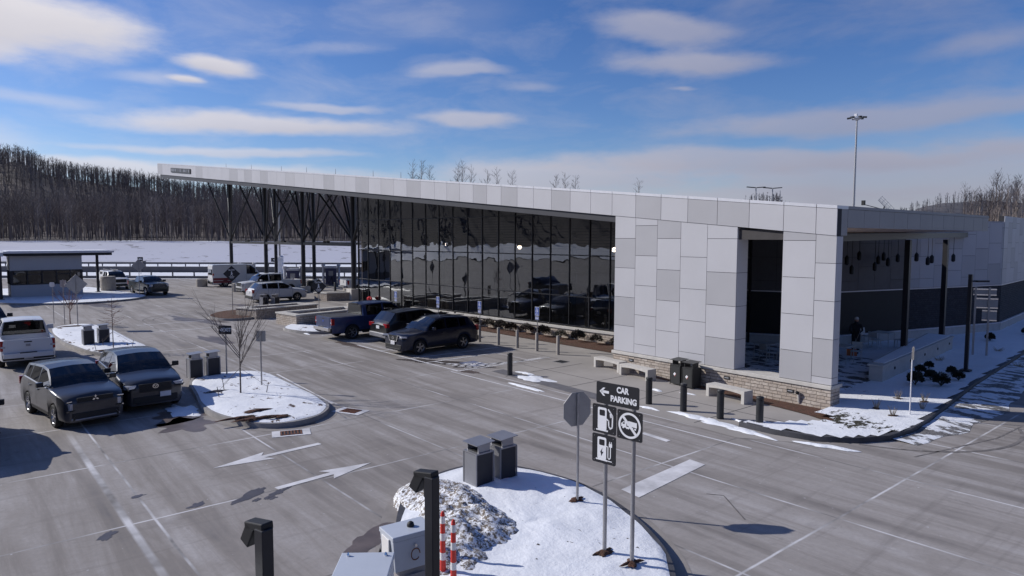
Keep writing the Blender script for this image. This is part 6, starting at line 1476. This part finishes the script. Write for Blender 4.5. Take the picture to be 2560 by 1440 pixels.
# ------------------------------------------------------------------ plants
def sapling(name, lb, x, y, z0, h, seed, style, mats, stakes=True):
    rnd = random.Random(seed); t = thing(name, lb, 'tree', (x, y, z0))
    b = MB()
    if style == 'vase':
        f = h*.34; b.tube((0, 0, -.05), (.01, 0, f), .030, .024, mats[0], 8, False); crown = MB()
        def grow(p, d, ln, r, lev):
            q = p+d*ln; crown.tube(p, q, r, r*.55, mats[0], 5, False)
            if lev == 0: return
            for k in range(3 if lev > 1 else 4):
                s = rnd.uniform(.3, .95); d2 = (d+Vector((rnd.uniform(-1, 1), rnd.uniform(-1, 1), rnd.uniform(0, .6)))*.42).normalized(); grow(p.lerp(q, s), d2, ln*rnd.uniform(.45, .75), r*.5, lev-1)
        grow(Vector((.01, 0, f)), Vector((0, 0, 1)), h*.5, .020, 2)
        for k in range(11):
            a = k*.9+rnd.uniform(-.3, .3); el_ = rnd.uniform(1.0, 2.1); d = Vector((math.cos(a), math.sin(a), el_)).normalized(); grow(Vector((.01, 0, f*(1+.09*k))), d, h*rnd.uniform(.42, .56), .014, 2)
    else:
        b.tube((0, 0, -.05), (0, 0, h), .026, .006, mats[0], 7, False); crown = MB()
        for k in range(34):
            zt = h*(.45+.5*k/34); a = k*2.4; ln = (h-zt)*.40+.12+rnd.uniform(-.05, .12); d = Vector((math.cos(a), math.sin(a), rnd.uniform(-.1, .45))).normalized(); p = Vector((0, 0, zt)); q = p+d*ln; crown.tube(p, q, .009, .004, mats[1], 4, False)
            for m_ in range(7):
                s = rnd.uniform(.2, 1); p2 = p.lerp(q, s); d2 = (d+Vector((rnd.uniform(-1, 1), rnd.uniform(-1, 1), rnd.uniform(-.2, .8)))*.8).normalized(); crown.tube(p2, p2+d2*rnd.uniform(.06, .16), .004, .002, mats[1], 3, False)
    b.build('trunk', t, smooth=60); crown.build('crown', t, smooth=60)
    if stakes:
        for (sx, sy) in ((-.85, -.28), (.45, .72), (.15, -.75)):
            b = MB(); b.tube((sx, sy, 0), (sx*1.10+.0, sy*1.10, .42), .014, .012, 'bark', 5); b.tube((sx*1.06, sy*1.06, .26), (0, 0, h*.34), .006, .006, 'bark', 4); b.build('stake', t)
    return t
sapling('young_tree', 'bare young tree with guy lines on the near tree island', -13.85, -14.15, .15, 2.75, 4, 'vase', ('bark', 'bark'))
sapling('young_tree', 'slim reddish sapling with fine twigs on the island behind the white pickup', -27.7, -15.6, .15, 2.5, 8, 'cone', ('bark', 'twig_red'))
sapling('young_tree', 'thin broken sapling beside the small signs before the booth', -40.9, -15.7, .12, 1.9, 9, 'vase', ('twig_red', 'bark'), False)
def shrub_mesh(rx, rz, mats, n, seed, spiky=False):
    rnd = random.Random(seed); b = MB()
    b.tube((0, 0, -.02), (0, 0, rz*.9), .02, .01, 'bark', 5, False)
    for i in range(n):
        a = rnd.uniform(0, 6.283); ph = math.acos(rnd.uniform(-.35, 1)); k = rnd.random()**.35
        lump = 1+.22*noise.noise(Vector((math.cos(a)*2, math.sin(a)*2, ph*2+seed)))
        p = Vector((math.sin(ph)*math.cos(a)*rx*k*lump, math.sin(ph)*math.sin(a)*rx*k*lump, rz*.95+math.cos(ph)*rz*k*lump)); p.z = max(p.z, .02+.03*rnd.random())
        d = (p-Vector((0, 0, rz*.4))).normalized()*(.55 if not spiky else 1.2)+Vector((rnd.uniform(-1, 1), rnd.uniform(-1, 1), rnd.uniform(-.6, 1)))*.6; d.normalize(); s = rnd.uniform(.035, .07)*(1.35 if spiky else 1)
        u = d.orthogonal().normalized()*s*.45; b.add([p-u, p+u, p+u*.6+d*s, p-u*.6+d*s], [(0, 1, 2, 3)], rnd.choice(mats))
    return b
sb = None
for k, (x, y) in enumerate(((-32.0, 3.2), (-30.4, 3.3), (-29.1, 3.5), (-27.6, 3.6), (-26.0, 3.6), (-24.4, 3.75), (-22.9, 3.8), (-21.9, 4.0), (-20.9, 4.0), (-19.6, 4.05), (-18.2, 4.1), (-16.9, 4.2), (-15.6, 4.25), (-14.3, 4.3), (-12.9, 4.3))):
    lb = ['dark rounded shrub first from the glass doors', 'dark rounded shrub second from the glass doors', 'dark rounded shrub above the black SUV', 'dark rounded shrub hidden behind the black SUV', 'dark rounded shrub above the navy SUV bonnet', 'dark rounded shrub behind the navy SUV roof', 'dark rounded shrub at the tail of the navy SUV', 'dark shrub behind the first stone bollard', 'dark shrub between the first and second stone bollards',
          'dark shrub behind the second plain stone bollard', 'dark shrub behind the bollard with the nearest parking sign', 'dark shrub just right of the nearest parking sign', 'dark shrub fourth from the white wall along the mulch', 'second last dark shrub before the white wall', 'last dark shrub, tucked against the white wall'][k]
    if sb is None or k in (5, 10):
        t = sb = thing('shrub', lb, 'shrub', (x, y, .03), k, 'clipped shrubs along the glass front'); b = shrub_mesh(.40, .31, ['leaf_dark', 'leaf_brown'] if k != 5 else ['leaf_brown', 'leaf_brown', 'leaf_dark'], 950, k+3); b.build('foliage', t)
    else: s = .85+.3*random.random(); dup(sb, (x, y, .03), k*1.3, lb, scale=(s, s, s))
sb = None
for k, ((x, y), lb) in enumerate((((.50, 5.7), 'dark shrub nearest the white marker post'), ((-.20, 8.2), 'dark shrub at the left of the rear row in the snow bed'), ((.55, 7.1), 'dark shrub in the middle of the snow bed cluster'), ((-.35, 9.6), 'rearmost dark shrub of the left cluster in the snow bed'), ((1.2, 6.2), 'dark shrub at the front centre of the snow bed'),
                                  ((.70, 8.9), 'dark shrub left of the lamp post base'), ((1.25, 7.9), 'dark shrub in front of the lamp post base'), ((-1.2, 20.9), 'small dark shrub against the far stone base'), ((.3, 23.5), 'dark shrub at the far right edge of the snow bed'), ((.6, 26.5), 'farthest dark shrub by the right edge'), ((-.6, 25.2), 'low dark shrub near the far stone base corner'))):
    if sb is None or k == 4:
        t = sb = thing('shrub', lb, 'shrub', (x, y, .15), k, 'dark upright shrubs in the snow bed'); b = shrub_mesh(.25, .25, ['leaf_dark'], 700, k+23, True); rnd = random.Random(k)
        for i in range(16): a = rnd.uniform(0, 6.28); b.tube((0, 0, .02), (math.cos(a)*.32, math.sin(a)*.22, rnd.uniform(.30, .5)), .008, .004, 'leaf_dark', 4, False)
        b.build('foliage', t)
    else: s = .62+.22*random.random(); dup(sb, (x, y, .15), k*1.7, lb, scale=(s, s, s))
tw = None
for k, ((x, y), lb) in enumerate((((.95, 2.9), 'twiggy bare bush at the back left of the snow corner'), ((1.7, 3.1), 'twiggy bare bush right of the white marker post'), ((1.05, .9), 'twiggy bare bush left of the white marker post'), ((2.05, 1.9), 'twiggy bare bush in front of the kerb bend'), ((1.75, .35), 'twiggy bare bush at the foot of the white marker post'))):
    if tw is None:
        t = tw = thing('bare_bush', lb, 'bush', (x, y, .15), 0, 'twiggy bare bushes in the snow bed'); b = MB(); rnd = random.Random(4)
        for i in range(38):
            a = rnd.uniform(0, 6.28); d = Vector((math.cos(a)*.35, math.sin(a)*.35, 1)).normalized(); p = Vector((math.cos(a)*.04, math.sin(a)*.04, 0)); q = p+d*rnd.uniform(.15, .36); b.tube(p, q, .005, .002, 'dry_grass' if i % 2 else 'bark', 3, False)
        b.build('twigs', t); b = MB(); b.add([(*p, .012) for p in blob(0, 0, .17, .10, 14, .4, 3)], [tuple(range(14))], 'mulch'); b.build('bare_soil', t)
    else: dup(tw, (x, y, .15), k, lb)
for k, (x, y) in enumerate(((1.9, 13.2), (1.3, 17.5), (.9, 21), (-.8, 12.2), (.1, 17.3))):
    b = MB(); rnd = random.Random(k)
    for i in range(60): a = rnd.uniform(0, 6.28); rr = rnd.uniform(0, .12); b.tube((math.cos(a)*rr, math.sin(a)*rr, 0), (math.cos(a)*(rr+.18), math.sin(a)*(rr+.18), rnd.uniform(.08, .22)), .004, .001, 'dry_grass', 3, False)
    o = b.build('grass_tuft'); o.location = (x, y, .16); tag(o, ['dry grass tuft right of the guide sign posts', 'dry grass tuft behind the guide sign posts by the kerb', 'farthest dry grass tuft near the right edge', 'dry grass tuft left of the lamp post', 'dry grass tuft between the guide sign posts'][k], 'grass', 'dry grass tufts in the snow')
# bare trees showing over the roof
for k, (px, top) in enumerate(((1038, 16.4), (1058, 16.9), (1078, 16.2), (1138, 16.3), (1157, 16.9), (1176, 16.2), (1212, 15.2), (1246, 15.6), (1283, 15.2), (1386, 14.7), (1412, 14.9), (1436, 14.4), (1592, 13.6))):
    dep = 112+7*(k % 3); t = thing('bare_tree', ['leftmost bare tree of the first clump over the roof', 'tallest bare tree of the first clump over the roof', 'right bare tree of the first clump over the roof', 'left bare tree of the second clump over the roof', 'tallest bare tree of the second clump over the roof', 'right bare tree of the second clump over the roof', 'low bare tree just right of the second clump', 'low bare tree midway along the roof edge', 'low bare tree before the gap over the roof',
        'left bare tree of the third clump over the roof', 'middle bare tree of the third clump over the roof', 'right bare tree of the third clump over the roof', 'single low bare tree tip left of the distant hill'][k], 'tree', tuple(L((px-1280)/1707*dep, dep, 0)), 0, 'bare trees showing above the roof edge')
    b = MB(); twigtree(b, (0, 0, 0), top+1.6+(dep-115)*.09, 'bark_light', 'bark', k+50, 44, .20, .17, 5, .50); b.build('trunk', t)

# ------------------------------------------------------------------ terrace: tables, chairs, people
def chair_at(x, y, z, rz, lb, first=[None]):
    if first[0] is None:
        t = first[0] = thing('chair', lb, 'chair', (x, y, z), rz, 'pale cafe chairs'); b = MB(); b.rng(-.22, .22, -.22, .22, .43, .46, 'furniture_white'); b.build('seat', t)
        b = MB(); b.box((0, .22, .68), (.42, .03, .30), 'furniture_white', rx=-.15); b.build('backrest', t)
        for sx in (-1, 1):
            for sy in (-1, 1): b = MB(); b.tube((sx*.19, sy*.19, .43), (sx*.23, sy*.23, 0), .014, .012, 'furniture_white', 6); b.build('leg', t)
        return t
    return dup(first[0], (x, y, z), rz, lb)
def table_at(x, y, z, lb, first=[None], mat='furniture_white'):
    if first[0] is None:
        t = first[0] = thing('cafe_table', lb, 'table', (x, y, z), 0, 'cafe tables'); b = MB(); b.rng(-.42, .42, -.42, .42, .72, .75, mat); b.build('tabletop', t)
        for sx in (-1, 1):
            for sy in (-1, 1): b = MB(); b.tube((sx*.36, sy*.36, .72), (sx*.38, sy*.38, 0), .018, .015, mat, 6); b.build('leg', t)
        return t
    return dup(first[0], (x, y, z), 0, lb)
table_at(-3.4, 8.3, .165, 'pale table beside the white pier on the terrace'); table_at(-4.0, 14.3, .165, 'pale table left of the nearer terrace column'); table_at(-5.9, 6.4, .165, 'pale table seen through the tall wall opening')
for (x, y, rz, lb) in ((-3.5, 7.6, 3.0, 'pale chair nearest the white pier'), (-3.1, 9.1, .3, 'pale chair behind the table by the white pier'), (-4.1, 13.5, 3.1, 'pale chair in front of the rear terrace table'), (-3.2, 14.3, -1.5, 'pale chair right of the rear terrace table'), (-4.9, 14.5, 1.5, 'pale chair left of the rear terrace table'), (-5.5, 5.75, 2.9, 'pale chair seen through the tall wall opening'), (-4.9, 6.1, -1.6, 'second pale chair in the wall opening')):
    chair_at(x, y, .165, rz, lb)
for i, x in enumerate((-36.9, -35.6, -34.2, -29.5)): table_at(x, 6.3, .06, ['leftmost pale table inside the glass front', 'second pale table inside the glass front', 'third pale table inside the glass front', 'pale table inside the glass above the shrubs'][i])
def skin_chain(name, pts, edges, mat, parent, sub=2):
    me = bpy.data.meshes.new(name); me.from_pydata([p[:3] for p in pts], edges, []); o = bpy.data.objects.new(name, me); COL.objects.link(o); o.parent = parent; me.materials.append(MAT[mat])
    o.modifiers.new('skin', 'SKIN'); 
    if not me.skin_vertices: me.attributes.new
    try:
        sv = me.skin_vertices[0].data
    except Exception:
        bpy.context.view_layer.objects.active = o; bpy.ops.mesh.customdata_skin_add(); sv = me.skin_vertices[0].data
    for v, p in zip(sv, pts): v.radius = (p[3], p[3] if len(p) < 5 else p[4])
    sv[0].use_root = True
    m_ = o.modifiers.new('sub', 'SUBSURF'); m_.levels = sub; m_.render_levels = sub
    return o
def person(lb, x, y, z, rz, top, legs, hat, arms):
    t = thing('person', lb, 'person', (x, y, z), rz)
    P = [(0, 0, .92, .15, .11), (0, 0, 1.12, .14, .10), (0, 0, 1.36, .18, .11), (0, 0, 1.46, .07), (0, -.02, 1.56, .075, .085), (0, -.01, 1.68, .07, .08), (.09, 0, .86, .085), (.10, -.03, .48, .062), (.10, .02, .09, .045), (.10, -.13, .04, .04), (-.09, 0, .86, .085), (-.11, .04, .48, .062), (-.11, .08, .09, .045), (-.11, -.06, .04, .04)]
    E_ = [(0, 1), (1, 2), (2, 3), (3, 4), (4, 5), (0, 6), (6, 7), (7, 8), (8, 9), (0, 10), (10, 11), (11, 12), (12, 13)]
    for s, (e, h_) in zip((1, -1), arms):
        n = len(P); P += [(s*.20, 0, 1.38, .06), (*e, .045), (*h_, .034)]; E_ += [(2, n), (n, n+1), (n+1, n+2)]
        d = (Vector(h_)-Vector(e)).normalized(); side = Vector((0, 0, 1)).cross(d).normalized()
        for k in range(4):
            q = Vector(h_)+d*.05+side*(.024*(k-1.5)); q2 = q+d*(.05+.01*(1-abs(k-1.5)))+Vector((0, 0, -.03)); m = len(P); P += [(*q, .010), (*q2, .008)]; E_ += [(n+2, m), (m, m+1)]
        q = Vector(h_)+side*.045*s+d*.02; m = len(P); P += [(*q, .011)]; E_ += [(n+2, m)]
    skin_chain('body', P, E_, top, t)
    b = MB(); b.lathe((0, -.015, 1.60), [(.02, -.10), (.07, -.06), (.085, 0), (.085, .06), (.06, .11), (.01, .13)], 'skin', 16); b.box((0, -.10, 1.59), (.025, .03, .04), 'skin'); 
    for s in (-1, 1): b.box((s*.032, -.096, 1.615), (.02, .01, .01), 'trim_black'); b.box((s*.088, -.01, 1.60), (.015, .035, .05), 'skin')
    b.box((0, -.094, 1.555), (.045, .01, .01), 'logo_red'); b.build('head', t, smooth=60)
    b = MB(); b.lathe((0, -.005, 1.635), [(.093, 0), (.097, .05), (.07, .11), (.015, .13)], hat, 16); b.box((0, -.11, 1.65), (.13, .08, .015), hat); b.build('hat', t, smooth=60)
    b = MB()
    for s in (-1, 1): b.tube((s*.09, 0, .93), (s*.10, 0, .50), .105, .078, legs, 12, False); b.tube((s*.10, 0, .50), (s*.105, .03, .10), .078, .06, legs, 12, False)
    b.lathe((0, 0, .82), [(.12, 0), (.175, .06), (.172, .14)], legs, 16, cap=False); b.build('trousers', t, smooth=60)
    return t
person('person in dark clothes and a pale cap holding an orange snow shovel', -3.95, 11.0, .165, R(20), 'cloth_dark', 'cloth_dark', 'cap_white', [((.27, -.12, 1.14), (.14, -.34, 1.05)), ((-.27, -.10, 1.12), (-.08, -.34, .90))])
t = thing('snow_shovel', 'orange-bladed snow shovel held by the person on the terrace', 'shovel', (-3.95, 11.0, .165), R(20)); b = MB(); b.tube((.20, -.33, 1.20), (-.10, -.55, .22), .016, .016, 'bark_light', 8); b.build('handle', t)
b = MB(); b.box((-.13, -.60, .14), (.46, .05, .34), 'orange', rx=-.45, rz=.2); b.build('blade', t, bevel=.01)
person('person in a dull red jacket close behind the white pier', -4.85, 9.9, .165, R(-30), 'cloth_red', 'cloth_dark', 'trim_black', [((.26, .02, 1.10), (.22, -.16, .92)), ((-.26, .02, 1.10), (-.22, -.14, .92))])
